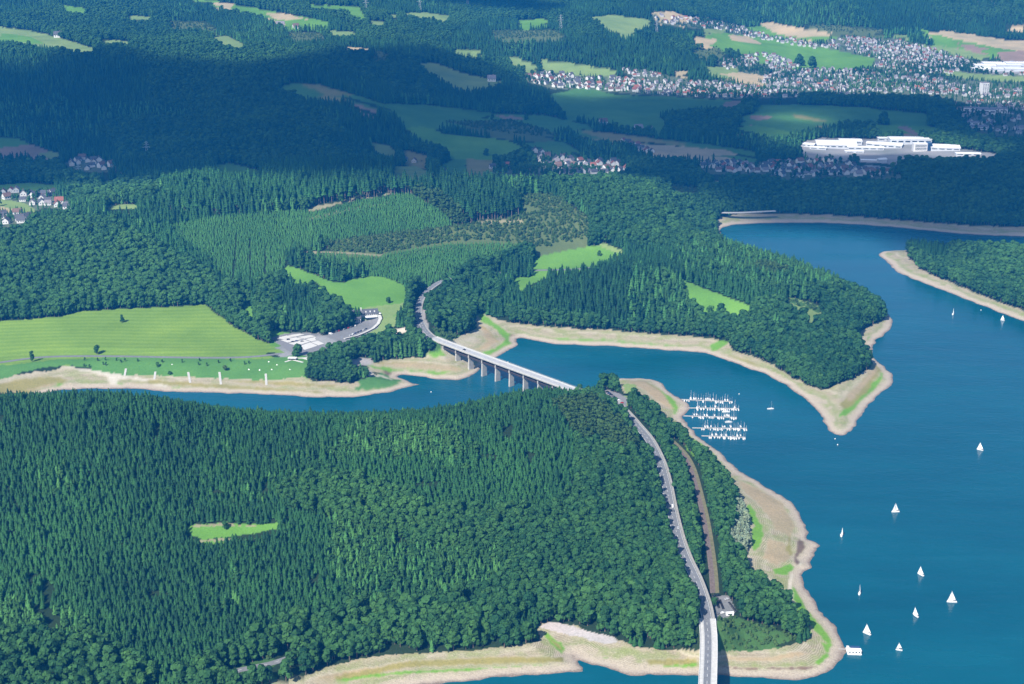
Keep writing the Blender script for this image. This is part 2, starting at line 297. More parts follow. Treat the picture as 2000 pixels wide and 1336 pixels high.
OPEN = [
 ('urban', [(0, 378), (40, 368), (110, 378), (142, 398), (135, 410), (90, 406), (60, 418), (58, 440), (0, 446), (-150, 440), (-150, 380)]),
 ('urban', [(126, 318), (160, 309), (190, 314), (230, 320), (210, 336), (180, 338), (130, 328)]),
 ('urban', [(1035, 290), (1062, 298), (1120, 308), (1200, 316), (1232, 335), (1180, 343), (1100, 346), (960, 341), (955, 326), (1060, 325)]),
 ('urban', [(1020, 145), (1060, 139), (1150, 149), (1230, 154), (1300, 150), (1400, 160), (1560, 175), (1560, 191), (1400, 193), (1250, 185), (1150, 175), (1080, 174), (1030, 160)]),
 ('urban', [(1210, 134), (1262, 137), (1322, 152), (1240, 152)]),
 ('urban', [(1360, 322), (1420, 315), (1500, 318), (1560, 311), (1640, 315), (1700, 329), (1772, 345), (1750, 351), (1620, 346), (1560, 355), (1480, 341), (1380, 341)]),
 ('urban', [(1620, 70), (1760, 78), (1900, 117), (2100, 130), (2100, 215), (1900, 203), (1800, 186), (1640, 184), (1560, 178), (1480, 160), (1500, 138), (1620, 132), (1700, 132), (1640, 100), (1560, 92)]),
 ('urban', [(1270, 26), (1380, 36), (1480, 58), (1560, 80), (1640, 92), (1620, 100), (1500, 84), (1400, 62), (1290, 46)]),
 ('urban', [(1398, 118), (1450, 110), (1490, 100), (1530, 112), (1562, 130), (1500, 152), (1420, 142)]),
 ('urban', [(1860, 206), (2100, 205), (2100, 280), (1900, 262)]),
 ('concrete', [(1562, 280), (1600, 269), (1780, 274), (1870, 290), (1950, 301), (1950, 309), (1850, 309), (1700, 303), (1600, 301), (1565, 291)]),
 ('concrete', [(1655, 310), (1700, 309), (1775, 316), (1750, 321), (1690, 318)]),
 ('concrete', [(1900, 126), (1960, 120), (2100, 124), (2100, 148), (1940, 144)]),
 # far fields
 ('pale_grass', [(-300, 35), (0, 52), (60, 60), (120, 75), (187, 95), (180, 105), (90, 89), (0, 79), (-300, 60)]),
 ('grass', [(0, 64), (60, 72), (90, 86), (0, 79)]),
 ('pale_grass', [(195, 78), (250, 80), (256, 86), (200, 85)]),
 ('stubble', [(412, 3), (458, 7), (450, 18), (420, 10)]), ('grass', [(453, 8), (520, 20), (640, 42), (642, 48), (560, 49), (500, 26), (450, 17)]), ('stubble', [(515, 25), (560, 27), (602, 38), (540, 39)]),
 ('pale_grass', [(412, 74), (440, 69), (480, 88), (470, 97), (440, 88)]), ('grass', [(600, 9), (700, 13), (716, 35), (705, 39), (680, 22), (610, 15)]),
 ('pale_grass', [(785, 26), (830, 24), (882, 31), (870, 41), (820, 34)]), ('pale_grass', [(757, 28), (782, 30), (770, 36)]), ('grass', [(370, -2), (440, 1), (420, 5), (380, 3)]),
 ('stubble', [(675, 92), (722, 94), (718, 99), (680, 97)]), ('cutover', [(735, 100), (765, 108), (750, 118), (722, 120)]), ('cutover', [(330, 42), (400, 42), (430, 60), (340, 55)]),
 ('pale_grass', [(815, 124), (850, 123), (900, 142), (960, 155), (987, 160), (960, 166), (920, 173), (900, 173), (870, 156)]),
 ('pasture', [(540, 171), (570, 163), (620, 164), (690, 184), (750, 202), (830, 204), (900, 212), (968, 222), (920, 236), (830, 243), (790, 236), (770, 216), (720, 201), (680, 190), (640, 187), (590, 187)]),
 ('dry_grass', [(590, 165), (622, 165), (692, 186), (640, 186)]), ('soil', [(678, 202), (700, 204), (738, 216), (735, 222), (700, 210)]),
 ('pasture', [(962, 222), (1060, 224), (1150, 244), (1163, 256), (1080, 246), (1000, 233), (948, 236)]), ('soil', [(970, 226), (1010, 228), (1030, 234), (985, 232)]),
 ('grass', [(785, 250), (830, 247), (870, 261), (990, 274), (1027, 290), (985, 306), (920, 311), (880, 296), (850, 281), (820, 264)]),
 ('pale_grass', [(722, 279), (760, 284), (777, 300), (765, 313), (740, 301)]), ('dry_grass', [(785, 292), (837, 304), (833, 316), (790, 309)]),
 ('pale_grass', [(770, 325), (810, 324), (858, 342), (800, 346), (767, 341)]), ('dry_grass', [(912, 310), (967, 312), (961, 335), (908, 341)]), ('pasture', [(886, 310), (910, 311), (905, 341), (855, 325)]),
 ('pasture', [(1000, 280), (1100, 275), (1140, 300), (1060, 290)]), ('cutover', [(870, 238), (1000, 235), (1060, 252), (1100, 268), (1000, 262), (930, 250)]),
 ('pale_grass', [(990, 109), (1022, 117), (1052, 131), (1040, 136), (1000, 126)]), ('pale_grass', [(1055, 117), (1120, 124), (1205, 138), (1200, 148), (1140, 146), (1060, 129)]),
 ('pasture', [(1072, 186), (1140, 168), (1200, 185), (1300, 188), (1430, 196), (1425, 208), (1300, 214), (1280, 219), (1200, 216), (1150, 226), (1108, 222), (1090, 206)]),
 ('lawn', [(1138, 226), (1180, 213), (1280, 221), (1302, 240), (1290, 253), (1220, 246)]), ('soil', [(1415, 200), (1452, 195), (1440, 208), (1410, 212)]),
 ('pasture', [(1480, 205), (1560, 204), (1700, 210), (1722, 220), (1715, 236), (1640, 239), (1560, 253), (1500, 256), (1470, 246), (1440, 229), (1470, 222)]), ('soil', [(1465, 225), (1507, 227), (1500, 234), (1465, 233)]), ('dry_grass', [(1550, 222), (1620, 236), (1600, 238), (1555, 230)]),
 ('pasture', [(1690, 211), (1812, 222), (1814, 236), (1760, 241), (1730, 226)]), ('grass', [(1700, 243), (1832, 248), (1825, 259), (1720, 256)]), ('soil', [(1752, 247), (1775, 248), (1798, 266), (1785, 266)]),
 ('pasture', [(1125, 258), (1230, 264), (1400, 284), (1480, 297), (1475, 306), (1380, 293), (1250, 276), (1140, 269)]), ('dry_grass', [(1125, 255), (1170, 257), (1340, 279), (1335, 284), (1180, 272)]),
 ('stubble', [(1228, 282), (1290, 283), (1420, 294), (1442, 302), (1330, 306), (1280, 300)]), ('grass', [(1420, 250), (1480, 245), (1560, 262), (1490, 262)]),
 ('pale_grass', [(1150, 34), (1200, 29), (1275, 41), (1242, 58), (1225, 71), (1190, 55)]), ('stubble', [(1275, 24), (1312, 21), (1362, 39), (1330, 45), (1290, 40)]),
 ('grass', [(1360, 84), (1400, 60), (1440, 68), (1560, 84), (1620, 95), (1712, 115), (1700, 131), (1650, 139), (1560, 136), (1500, 126), (1440, 120), (1480, 104), (1400, 92)]),
 ('stubble', [(1420, 67), (1462, 71), (1492, 88), (1430, 79)]), ('stubble', [(1358, 71), (1402, 77), (1392, 88), (1353, 83)]), ('pale_grass', [(1372, 55), (1420, 58), (1410, 66), (1375, 64)]),
 ('grass', [(1450, 54), (1500, 49), (1540, 70), (1655, 71), (1600, 81), (1500, 73)]), ('stubble', [(1480, 47), (1510, 44), (1560, 54), (1645, 68), (1560, 73), (1522, 68)]),
 ('stubble', [(1400, 145), (1450, 141), (1502, 150), (1500, 159), (1440, 153)]), ('pale_grass', [(1378, 130), (1440, 131), (1442, 142), (1390, 143)]),
 ('grass', [(1795, 57), (1860, 69), (1940, 92), (1990, 100), (2200, 110), (1950, 108), (1880, 90), (1830, 82)]), ('stubble', [(1800, 62), (1850, 61), (1880, 65), (1960, 77), (2200, 90), (2200, 98), (1930, 90), (1850, 73)]),
 ('soil', [(1868, 84), (1932, 95), (1900, 104)]), ('soil', [(1945, 102), (2000, 98), (2200, 105), (2200, 124), (1960, 114)]), ('pale_grass', [(1740, 67), (1772, 70), (1777, 77), (1745, 74)]), ('pale_grass', [(1780, 85), (1860, 92), (1942, 112), (1900, 116), (1830, 101)]),
 ('pale_grass', [(1840, 135), (1900, 144), (2200, 162), (2200, 172), (1900, 156), (1840, 148)]), ('cutover', [(1560, 50), (1700, 55), (1740, 65), (1600, 60)]), ('stubble', [(1960, 48), (2000, 50), (1998, 60), (1965, 54)]),
 ('stubble', [(1318, 140), (1345, 138), (1340, 147), (1320, 149)]), ('cutover', [(1350, 100), (1400, 92), (1420, 106), (1370, 112)]),
 # valley beyond the near hills
 ('lawn', [(-300, 258), (0, 267), (36, 271), (60, 283), (0, 290), (-300, 292)]), ('soil', [(-300, 293), (0, 289), (60, 282), (100, 295), (70, 303), (40, 299), (0, 303), (-300, 308)]), ('pale_grass', [(73, 301), (98, 295), (120, 303), (95, 309)]),
 ('lawn', [(-200, 360), (0, 361), (60, 357), (112, 362), (105, 373), (40, 375), (0, 371)]), ('pale_grass', [(-200, 382), (0, 389), (40, 394), (70, 408), (65, 417), (30, 411), (0, 402)]), ('stubble', [(0, 403), (27, 408), (15, 416), (0, 414)]),
 ('pale_grass', [(205, 401), (272, 399), (266, 408), (210, 409)]), ('lawn', [(418, 322), (455, 319), (522, 338), (500, 343), (430, 336)]), ('pasture', [(195, 354), (232, 351), (226, 363), (200, 363)]), ('stubble', [(1380, 355), (1420, 352), (1400, 362)]),
 ('cutover', [(1305, 362), (1360, 366), (1370, 380), (1310, 374)]),
 # near hills
 ('cutover', [(620, 480), (660, 470), (700, 463), (800, 452), (900, 440), (1000, 426), (1042, 410), (1012, 386), (1050, 377), (1092, 386), (1150, 426), (1152, 452), (1140, 470), (1060, 484), (1000, 471), (900, 470), (840, 478), (745, 496), (660, 491)]),
 ('woodland_track', [(590, 409), (650, 396), (700, 385), (762, 377), (765, 380), (700, 389), (612, 412)]), ('woodland_track', [(590, 491), (640, 492), (745, 496), (745, 499), (640, 495), (590, 494)]), ('woodland_track', [(930, 432), (1020, 428), (1022, 436), (935, 438)]),
 ('grass', [(1042, 512), (1055, 500), (1100, 490), (1150, 482), (1180, 477), (1212, 489), (1217, 497), (1180, 508), (1150, 520), (1100, 525), (1042, 526)]), ('pale_grass', [(1165, 478), (1182, 475), (1225, 494), (1217, 500)]),
 ('grass', [(998, 549), (1015, 542), (1060, 538), (1075, 541), (1050, 551), (1020, 562)]),
 ('grass', [(1322, 542), (1345, 551), (1390, 569), (1440, 587), (1474, 600), (1462, 608), (1440, 612), (1400, 603), (1365, 599), (1352, 576)]),
 ('pale_grass', [(1540, 582), (1546, 581), (1612, 600), (1606, 612), (1593, 615), (1590, 636), (1575, 632), (1572, 612), (1533, 590)]),
 ('meadow', [(-500, 642), (0, 627), (60, 623), (120, 618), (160, 607), (230, 604), (330, 600), (400, 595), (425, 615), (460, 640), (500, 660), (557, 688), (480, 693), (330, 690), (230, 690), (120, 693), (0, 703), (-500, 760)]),
 ('lawn', [(-500, 772), (0, 714), (60, 708), (120, 701), (250, 698), (400, 700), (500, 702), (560, 696), (590, 690), (607, 702), (602, 715), (590, 736), (530, 743), (450, 740), (380, 738), (300, 733), (240, 729), (190, 721), (130, 712), (60, 722), (0, 740), (-500, 800)]),
 ('grass', [(551, 527), (562, 518), (600, 531), (650, 551), (673, 552), (680, 545), (740, 539), (770, 547), (793, 560), (794, 585), (786, 605), (762, 622), (766, 640), (742, 653), (700, 662), (690, 650), (742, 635), (736, 612), (715, 606), (685, 601), (665, 586), (640, 566), (615, 551), (580, 550)]),
 ('pale_grass', [(700, 604), (740, 597), (788, 592), (783, 606), (762, 622), (764, 640), (740, 652), (708, 660), (742, 634), (738, 612)]),
 ('grass', [(469, 590), (480, 585), (498, 603), (500, 624), (485, 619)]), ('grass', [(525, 655), (535, 645), (565, 650), (530, 662)]),
 ('shore', [(-300, 772), (0, 742), (30, 733), (60, 728), (110, 722), (125, 713), (160, 720), (200, 730), (260, 733), (300, 733), (380, 738), (450, 740), (520, 742), (590, 737), (620, 745), (690, 748), (720, 742), (750, 732), (720, 722), (715, 711), (760, 702), (830, 698), (868, 680), (905, 690), (940, 720), (950, 735), (900, 744), (815, 756), (760, 768), (680, 777), (500, 773), (330, 768), (250, 761), (110, 765), (90, 759), (0, 765), (-300, 780)]),
 ('shore_grass', [(702, 710), (730, 714), (780, 720), (830, 724), (882, 726), (850, 738), (790, 731), (740, 722)]), ('dry_grass', [(725, 708), (800, 706), (880, 712), (910, 722), (885, 727), (800, 718)]), ('shore_grass', [(825, 690), (862, 682), (880, 692), (850, 700)]), ('mud', [(748, 724), (790, 732), (775, 738), (755, 733)]),
 ('pasture', [(690, 746), (745, 728), (790, 742), (772, 750), (710, 755)]), ('track', [(707, 728), (730, 730), (768, 740), (765, 742), (728, 733)]), ('dry_grass', [(0, 760), (40, 752), (70, 744), (90, 740), (70, 752), (30, 764), (0, 770)]), ('shore_grass', [(100, 757), (112, 748), (124, 745), (125, 752), (110, 760)]),
 ('track', [(122, 714), (160, 720), (215, 728), (300, 741), (400, 748), (520, 758), (640, 769), (640, 773), (500, 762), (400, 752), (330, 746), (320, 760), (300, 758), (290, 745), (232, 740), (228, 756), (218, 756), (205, 735), (150, 723)]),
 ('gravel', [(680, 701), (728, 698), (731, 712), (690, 715)]), ('shore_grass', [(330, 754), (352, 755), (350, 760), (332, 760)]), ('shore_grass', [(228, 747), (245, 748), (245, 755), (230, 753)]),
 ('shore', [(855, 676), (885, 662), (900, 655), (935, 640), (926, 614), (945, 611), (975, 625), (1010, 632), (1060, 638), (1130, 643), (1200, 646), (1270, 652), (1340, 657), (1400, 663), (1424, 670), (1432, 686), (1470, 696), (1510, 714), (1545, 736), (1580, 753), (1606, 763), (1640, 749), (1665, 741), (1692, 724), (1702, 714), (1702, 700), (1690, 680), (1674, 656), (1690, 640), (1720, 628), (1738, 617), (1765, 622), (1765, 660), (1725, 690), (1765, 740), (1705, 815), (1650, 875), (1600, 835), (1540, 775), (1400, 712), (1300, 697), (1100, 687), (1000, 698), (930, 745), (885, 705)]),
 ('shore_grass', [(928, 614), (945, 611), (965, 628), (990, 645), (1000, 655), (1003, 670), (985, 685), (950, 695), (935, 690), (975, 676), (985, 662), (965, 640), (940, 630)]), ('dry_grass', [(932, 630), (950, 640), (965, 655), (975, 668), (940, 684), (925, 685), (950, 668), (945, 650)]), ('mud', [(992, 652), (1010, 656), (1012, 666), (1004, 668)]),
 ('shore_grass', [(1640, 806), (1680, 776), (1716, 735), (1722, 726), (1728, 735), (1695, 780), (1655, 812), (1638, 815)]), ('dry_grass', [(1640, 790), (1690, 735), (1712, 712), (1722, 722), (1690, 770), (1650, 800)]), ('shore_grass', [(1690, 660), (1728, 645), (1735, 640), (1738, 646), (1705, 662), (1695, 668)]),
 ('shore_grass', [(1385, 672), (1412, 664), (1425, 672), (1400, 685), (1388, 690)]), ('shore_grass', [(1080, 660), (1180, 662), (1330, 676), (1330, 679), (1180, 668), (1085, 664)]),
 ('shore', [(1403, 455), (1398, 436), (1408, 424), (1440, 418), (1520, 417), (1600, 419), (1700, 426), (1800, 434), (1900, 441), (2000, 444), (2400, 450), (2400, 478), (2000, 470), (1700, 448), (1430, 448), (1412, 468)]),
 ('shore', [(1703, 497), (1728, 487), (1768, 488), (1775, 505), (1800, 527), (1850, 550), (1900, 570), (1950, 590), (2000, 607), (2100, 645), (2400, 740), (2400, 790), (2000, 645), (1850, 585), (1745, 548)]),
 ('shore', [(430, 1365), (545, 1335), (600, 1318), (640, 1302), (700, 1288), (760, 1279), (850, 1275), (940, 1269), (1000, 1262), (1052, 1254), (1050, 1225), (1060, 1215), (1085, 1216), (1125, 1222), (1160, 1236), (1200, 1246), (1240, 1262), (1300, 1270), (1365, 1270), (1400, 1272), (1480, 1273), (1540, 1262), (1568, 1252), (1588, 1240), (1580, 1218), (1560, 1195), (1545, 1180), (1510, 1140), (1480, 1118), (1456, 1090), (1462, 1050), (1465, 1010), (1452, 975), (1430, 940), (1405, 905), (1385, 885), (1350, 858), (1322, 832), (1300, 818), (1285, 800), (1262, 775), (1240, 765), (1218, 768), (1203, 740), (1205, 728), (1300, 735), (1365, 830), (1455, 900), (1565, 960), (1625, 1090), (1600, 1150), (1675, 1280), (1600, 1350), (400, 1370)]),
 ('rock', [(1052, 1222), (1075, 1215), (1110, 1221), (1150, 1232), (1200, 1245), (1212, 1254), (1180, 1258), (1130, 1245), (1080, 1233)]), ('shore_grass', [(1058, 1238), (1068, 1234), (1100, 1258), (1122, 1288), (1112, 1287), (1085, 1270)]), ('dry_grass', [(1072, 1244), (1092, 1258), (1105, 1275), (1085, 1262)]),
 ('shore_grass', [(640, 1332), (720, 1316), (800, 1310), (900, 1306), (1000, 1301), (1110, 1298), (1110, 1302), (1000, 1306), (900, 1312), (800, 1316), (720, 1324), (650, 1336)]), ('shore_grass', [(1115, 1262), (1150, 1280), (1190, 1285), (1188, 1292), (1150, 1285)]), ('shore_grass', [(1260, 1302), (1365, 1296), (1365, 1302), (1280, 1308)]), ('dry_grass', [(1262, 1288), (1365, 1286), (1365, 1296), (1270, 1300)]),
 ('shore_grass', [(1500, 1308), (1570, 1308), (1565, 1312), (1505, 1312)]), ('shore_grass', [(1458, 985), (1466, 985), (1480, 1010), (1492, 1035), (1488, 1060), (1470, 1080), (1464, 1060), (1470, 1030)]), ('dry_grass', [(1500, 1000), (1530, 1000), (1545, 1040), (1550, 1085), (1530, 1100), (1540, 1050), (1520, 1020)]), ('shore_grass', [(1510, 1112), (1545, 1100), (1552, 1110), (1535, 1125), (1512, 1120)]), ('mud', [(1560, 1010), (1575, 1040), (1570, 1085), (1555, 1110), (1550, 1090), (1562, 1050)]),
 ('shore_grass', [(1546, 1140), (1560, 1165), (1590, 1205), (1615, 1235), (1630, 1262), (1622, 1265), (1590, 1230), (1560, 1195), (1545, 1160)]), ('track', [(1560, 1100), (1575, 1090), (1580, 1095), (1560, 1115), (1548, 1135), (1545, 1155), (1552, 1175), (1545, 1172), (1538, 1150), (1542, 1125)]), ('shore_grass', [(1600, 1250), (1640, 1270), (1620, 1285), (1600, 1300), (1590, 1295), (1610, 1275)]),
 ('dry_grass', [(1225, 745), (1260, 743), (1300, 768), (1325, 800), (1300, 795), (1260, 762)]), ('shore_grass', [(1283, 748), (1295, 756), (1320, 785), (1330, 800), (1326, 815), (1300, 790)]), ('shore_grass', [(1325, 822), (1345, 845), (1400, 890), (1420, 915), (1400, 900), (1350, 860), (1328, 835)]), ('pale_grass', [(1215, 750), (1240, 750), (1245, 765), (1222, 768)]),
 ('scrub', [(1400, 1212), (1440, 1205), (1500, 1225), (1560, 1246), (1500, 1268), (1400, 1268)]),
 ('grass', [(362, 1032), (378, 1024), (440, 1021), (500, 1025), (546, 1020), (540, 1033), (500, 1041), (440, 1049), (395, 1054), (375, 1046)]), ('woodland_track', [(375, 1026), (440, 1022), (500, 1026), (500, 1029), (440, 1026), (380, 1030)]),
 ('scrub', [(462, 1306), (500, 1290), (532, 1284), (542, 1292), (532, 1306), (478, 1318)]),
 ('asphalt', [(1172, 765), (1186, 759), (1228, 778), (1224, 797), (1205, 790)]), ('asphalt', [(1393, 1165), (1422, 1161), (1440, 1193), (1436, 1204), (1396, 1204)]), ('scrub', [(845, 640), (880, 652), (900, 655), (880, 668), (850, 662)]),
 ('concrete', [(527, 660), (570, 649), (622, 651), (662, 667), (625, 690), (600, 695), (570, 690), (560, 685)]), ('asphalt', [(632, 656), (700, 632), (735, 617), (747, 621), (737, 641), (700, 663), (665, 669)]), ('track', [(760, 643), (797, 639), (800, 648), (764, 656)]),
 ('asphalt', [(806, 640), (806, 605), (816, 592), (824, 594), (828, 640), (816, 645)]),
]
# rides and gaps without trees in the plantations
GAPS = [[(453, 545), (456, 500), (461, 462), (464, 462), (459, 500), (457, 560)], [(486, 550), (487, 500), (488, 470), (491, 470), (490, 500), (490, 556)], [(516, 545), (517, 500), (518, 478), (520, 478), (520, 500), (519, 548)], [(545, 520), (547, 495), (549, 495), (548, 522)],
        [(84, 1170), (90, 1135), (102, 1132), (108, 1150), (98, 1180), (90, 1186)], [(515, 938), (522, 935), (524, 965), (516, 965)], [(980, 835), (1004, 832), (1002, 850), (985, 850)]]
WOODS = [
 (2, [(540, 962), (640, 935), (760, 960), (840, 1000), (930, 1010), (1000, 1002), (1080, 1002), (1128, 965), (1122, 870), (1112, 832), (1075, 790), (1180, 780), (1245, 850), (1295, 950), (1325, 1080), (1372, 1190), (1372, 1280), (1200, 1250), (1060, 1215), (1050, 1262), (800, 1290), (640, 1315), (540, 1345), (400, 1360), (330, 1345), (420, 1300), (560, 1232), (700, 1200), (850, 1190), (960, 1170), (1000, 1112), (930, 1080), (830, 1072), (740, 1045), (640, 1012), (560, 1005)]),
 (1, [(1010, 1215), (1052, 1190), (1056, 1250), (985, 1262)]),
 (2, [(0, 1255), (120, 1262), (240, 1290), (330, 1345), (0, 1400), (-400, 1400), (-400, 1240)]),
 (8, [(-400, 1190), (0, 1170), (160, 1210), (240, 1290), (120, 1262), (0, 1258), (-400, 1240)]), (8, [(640, 1015), (830, 1075), (990, 1085), (960, 1168), (850, 1185), (700, 1195), (640, 1100)]), (8, [(700, 830), (900, 850), (900, 900), (640, 900)]),
 (9, [(1075, 790), (1165, 785), (1230, 850), (1265, 900), (1200, 890), (1122, 868), (1110, 832)]),
 (2, [(1165, 735), (1225, 735), (1225, 765), (1250, 770), (1330, 840), (1470, 960), (1480, 1120), (1600, 1240), (1400, 1270), (1395, 1200), (1340, 1090), (1310, 960), (1240, 825), (1190, 780)]),
 (7, [(1432, 985), (1448, 985), (1460, 1010), (1462, 1070), (1450, 1085), (1422, 1075), (1424, 1045), (1436, 1030)]),
 (2, [(-300, 470), (0, 466), (80, 446), (150, 437), (220, 450), (300, 488), (380, 538), (415, 590), (400, 602), (230, 615), (0, 640), (-300, 650)]),
 (2, [(395, 600), (410, 575), (460, 570), (500, 600), (505, 640), (535, 668), (480, 655), (430, 620)]), (2, [(500, 640), (500, 570), (540, 550), (620, 552), (680, 600), (690, 650), (560, 655)]), (1, [(545, 560), (575, 552), (620, 600), (615, 650), (555, 645)]),
 (2, [(580, 690), (640, 672), (740, 650), (860, 650), (870, 690), (700, 700), (700, 750), (585, 745)]), (2, [(815, 540), (860, 540), (960, 545), (985, 600), (930, 620), (935, 650), (870, 665), (840, 650), (790, 655), (795, 600)]), (1, [(910, 560), (925, 555), (950, 560), (948, 595), (915, 595)]),
 (2, [(980, 618), (1060, 628), (1160, 640), (1270, 645), (1430, 660), (1430, 675), (1270, 660), (1000, 640)]),
 (8, [(1310, 480), (1420, 470), (1560, 520), (1640, 565), (1560, 590), (1430, 560), (1330, 540)]), (2, [(1410, 640), (1470, 610), (1540, 600), (1640, 570), (1745, 600), (1745, 640), (1690, 660), (1705, 720), (1600, 775), (1420, 695)]), (2, [(1355, 600), (1440, 620), (1440, 660), (1350, 655)]), (9, [(1450, 530), (1500, 525), (1560, 550), (1500, 555)]),
 (9, [(782, 373), (865, 385), (932, 442), (888, 447), (840, 415)]), (4, [(200, 330), (840, 335), (845, 375), (640, 400), (420, 422), (330, 420), (330, 390)]), (4, [(858, 350), (960, 340), (1030, 432), (930, 445), (870, 395)]),
 (3, [(330, 442), (420, 425), (600, 411), (760, 382), (800, 380), (860, 412), (890, 445), (780, 462), (620, 480), (600, 492), (560, 500), (545, 555), (440, 560), (400, 510), (340, 470)]), (3, [(590, 495), (745, 498), (840, 480), (1040, 475), (1035, 500), (860, 560), (800, 560), (640, 525)]),
 (5, [(620, 480), (700, 463), (800, 452), (900, 440), (1000, 426), (1042, 410), (1012, 386), (1050, 377), (1092, 386), (1150, 426), (1152, 452), (1140, 470), (1060, 484), (1000, 471), (900, 470), (840, 478), (745, 496), (660, 491)]), (2, [(1060, 480), (1160, 455), (1170, 480), (1050, 505), (870, 560), (840, 580), (840, 555), (1000, 505)]),
 (2, [(960, 335), (1400, 340), (1430, 470), (1400, 500), (1240, 490), (1160, 470), (1160, 430), (1090, 375)]), (2, [(130, 360), (320, 370), (300, 405), (140, 410)]), (2, [(200, 250), (520, 225), (760, 330), (300, 340), (240, 320)]),
 (2, [(-300, 305), (160, 335), (150, 360), (-300, 360)]), (2, [(1280, 345), (2300, 330), (2300, 440), (1420, 420)]), (2, [(1765, 480), (2300, 500), (2300, 740), (1800, 530)]), (1, [(1765, 475), (1850, 478), (1850, 530), (1790, 515)]), (2, [(750, 290), (1350, 330), (1300, 350), (860, 345)]),
]
RS = 2.0 / 2.0
RX0, RY0, RW, RH = -600, -60, 3200, 1760
def raster(polys):
    G = np.zeros((RH, RW), np.uint8)
    for val, pts in polys:
        qx = np.array([p[0] for p in pts], float); qy = np.array([p[1] for p in pts], float)
        x0, x1 = int(qx.min() - RX0) - 1, int(qx.max() - RX0) + 2
        y0, y1 = int(qy.min() - RY0) - 1, int(qy.max() - RY0) + 2
        x0, y0 = max(x0, 0), max(y0, 0); x1, y1 = min(x1, RW), min(y1, RH)
        if x1 <= x0 or y1 <= y0:
            continue
        X, Y = np.meshgrid(np.arange(x0, x1) + RX0 + 0.5, np.arange(y0, y1) + RY0 + 0.5)
        jit = 1.0 + 1.6 * sstep(300, 900, Y)
        Xj = X + vnoise(X, Y, 9, 31) * 2.6 * jit; Yj = Y + vnoise(X, Y, 7, 32) * 1.3 * jit
        m = inside_poly(Xj, Yj, qx, qy)
        G[y0:y1, x0:x1][m] = val
    return G
OPEN += [('dry_mud', [(1438, 935), (1480, 952), (1530, 985), (1552, 1025), (1545, 1050), (1515, 1035), (1500, 1010), (1485, 990), (1462, 968)]), ('dry_mud', [(1500, 1050), (1530, 1060), (1545, 1090), (1515, 1106), (1492, 1090)]), ('dry_mud', [(1225, 744), (1256, 742), (1280, 758), (1300, 775), (1318, 802), (1292, 790), (1262, 765), (1240, 752)]), ('dry_mud', [(735, 712), (800, 708), (880, 714), (905, 722), (885, 726), (800, 719)]), ('dry_mud', [(934, 632), (952, 645), (972, 668), (945, 683), (930, 684), (952, 666)]),
 ('dry_mud', [(0, 764), (45, 755), (90, 748), (120, 752), (80, 758), (30, 766)]), ('dry_mud', [(1655, 770), (1690, 738), (1708, 716), (1714, 722), (1690, 752), (1660, 785)]), ('dry_mud', [(600, 1326), (700, 1306), (850, 1292), (850, 1297), (710, 1314), (620, 1334)]), ('mud', [(1410, 1302), (1500, 1304), (1600, 1300), (1628, 1288), (1632, 1294), (1605, 1312), (1500, 1316), (1410, 1312)]), ('dry_mud', [(1420, 1282), (1500, 1284), (1560, 1272), (1580, 1278), (1510, 1292), (1420, 1290)]),
 ('scrub', [(1548, 584), (1561, 587.5), (1553, 595), (1540, 591)]), ('scrub', [(1564, 588.5), (1577, 592), (1568, 600), (1556, 596)]), ('scrub', [(1580, 593), (1592, 596.5), (1584, 605), (1571, 601)]), ('scrub', [(1595, 597.5), (1608, 601), (1600, 611), (1587, 606)]), ('gravel', [(823, 600), (834, 606), (832, 622), (838, 642), (829, 644), (824, 620)]), ('asphalt', [(806, 640), (806, 605), (816, 592), (822, 596), (824, 640), (816, 645)]), ('dry_grass', [(-100, 752), (0, 748), (70, 736), (110, 735), (140, 745), (90, 752), (40, 764), (-100, 768)]), ('dry_grass', [(250, 748), (330, 752), (420, 758), (520, 764), (640, 770), (640, 766), (520, 756), (400, 748), (300, 742)]), ('dry_grass', [(420, 742), (560, 745), (660, 752), (640, 758), (500, 750)]), ('pasture', [(700, 752), (770, 748), (800, 752), (760, 760), (690, 764)]),
 ('grass', [(120, 10), (170, 16), (165, 26), (130, 22)]), ('pale_grass', [(255, 30), (300, 34), (290, 40), (250, 38)]), ('pale_grass', [(890, 96), (940, 100), (930, 108), (890, 104)]), ('grass', [(1010, 40), (1060, 36), (1075, 44), (1020, 50)]), ('pale_grass', [(640, 60), (690, 62), (700, 70), (650, 70)]), ('cutover', [(560, 62), (620, 64), (640, 76), (570, 74)]), ('pale_grass', [(720, 40), (755, 42), (750, 50), (722, 50)]), ('cutover', [(960, 60), (1080, 58), (1110, 72), (980, 76)]),
 ('dry_grass', [(1410, 690), (1470, 705), (1540, 745), (1600, 790), (1590, 794), (1530, 752), (1460, 714), (1405, 697)]), ('dry_grass', [(1780, 545), (1850, 568), (1950, 603), (1948, 607), (1850, 574), (1775, 549)]), ('dry_grass', [(800, 1290), (1000, 1282), (1100, 1284), (1100, 1294), (1000, 1296), (800, 1304), (660, 1328), (650, 1322)])]
COVER_MAP = raster([(CN.index(n), p) for n, p in OPEN])
WOOD_MAP = raster(WOODS)
GAP_MAP = raster([(1, g) for g in GAPS])

def lookup(G, px, py, default=0):
    ix = np.floor(px - RX0).astype(int); iy = np.floor(py - RY0).astype(int)
    ok = (ix >= 0) & (iy >= 0) & (ix < RW) & (iy < RH)
    return np.where(ok, G[np.clip(iy, 0, RH - 1), np.clip(ix, 0, RW - 1)], default)

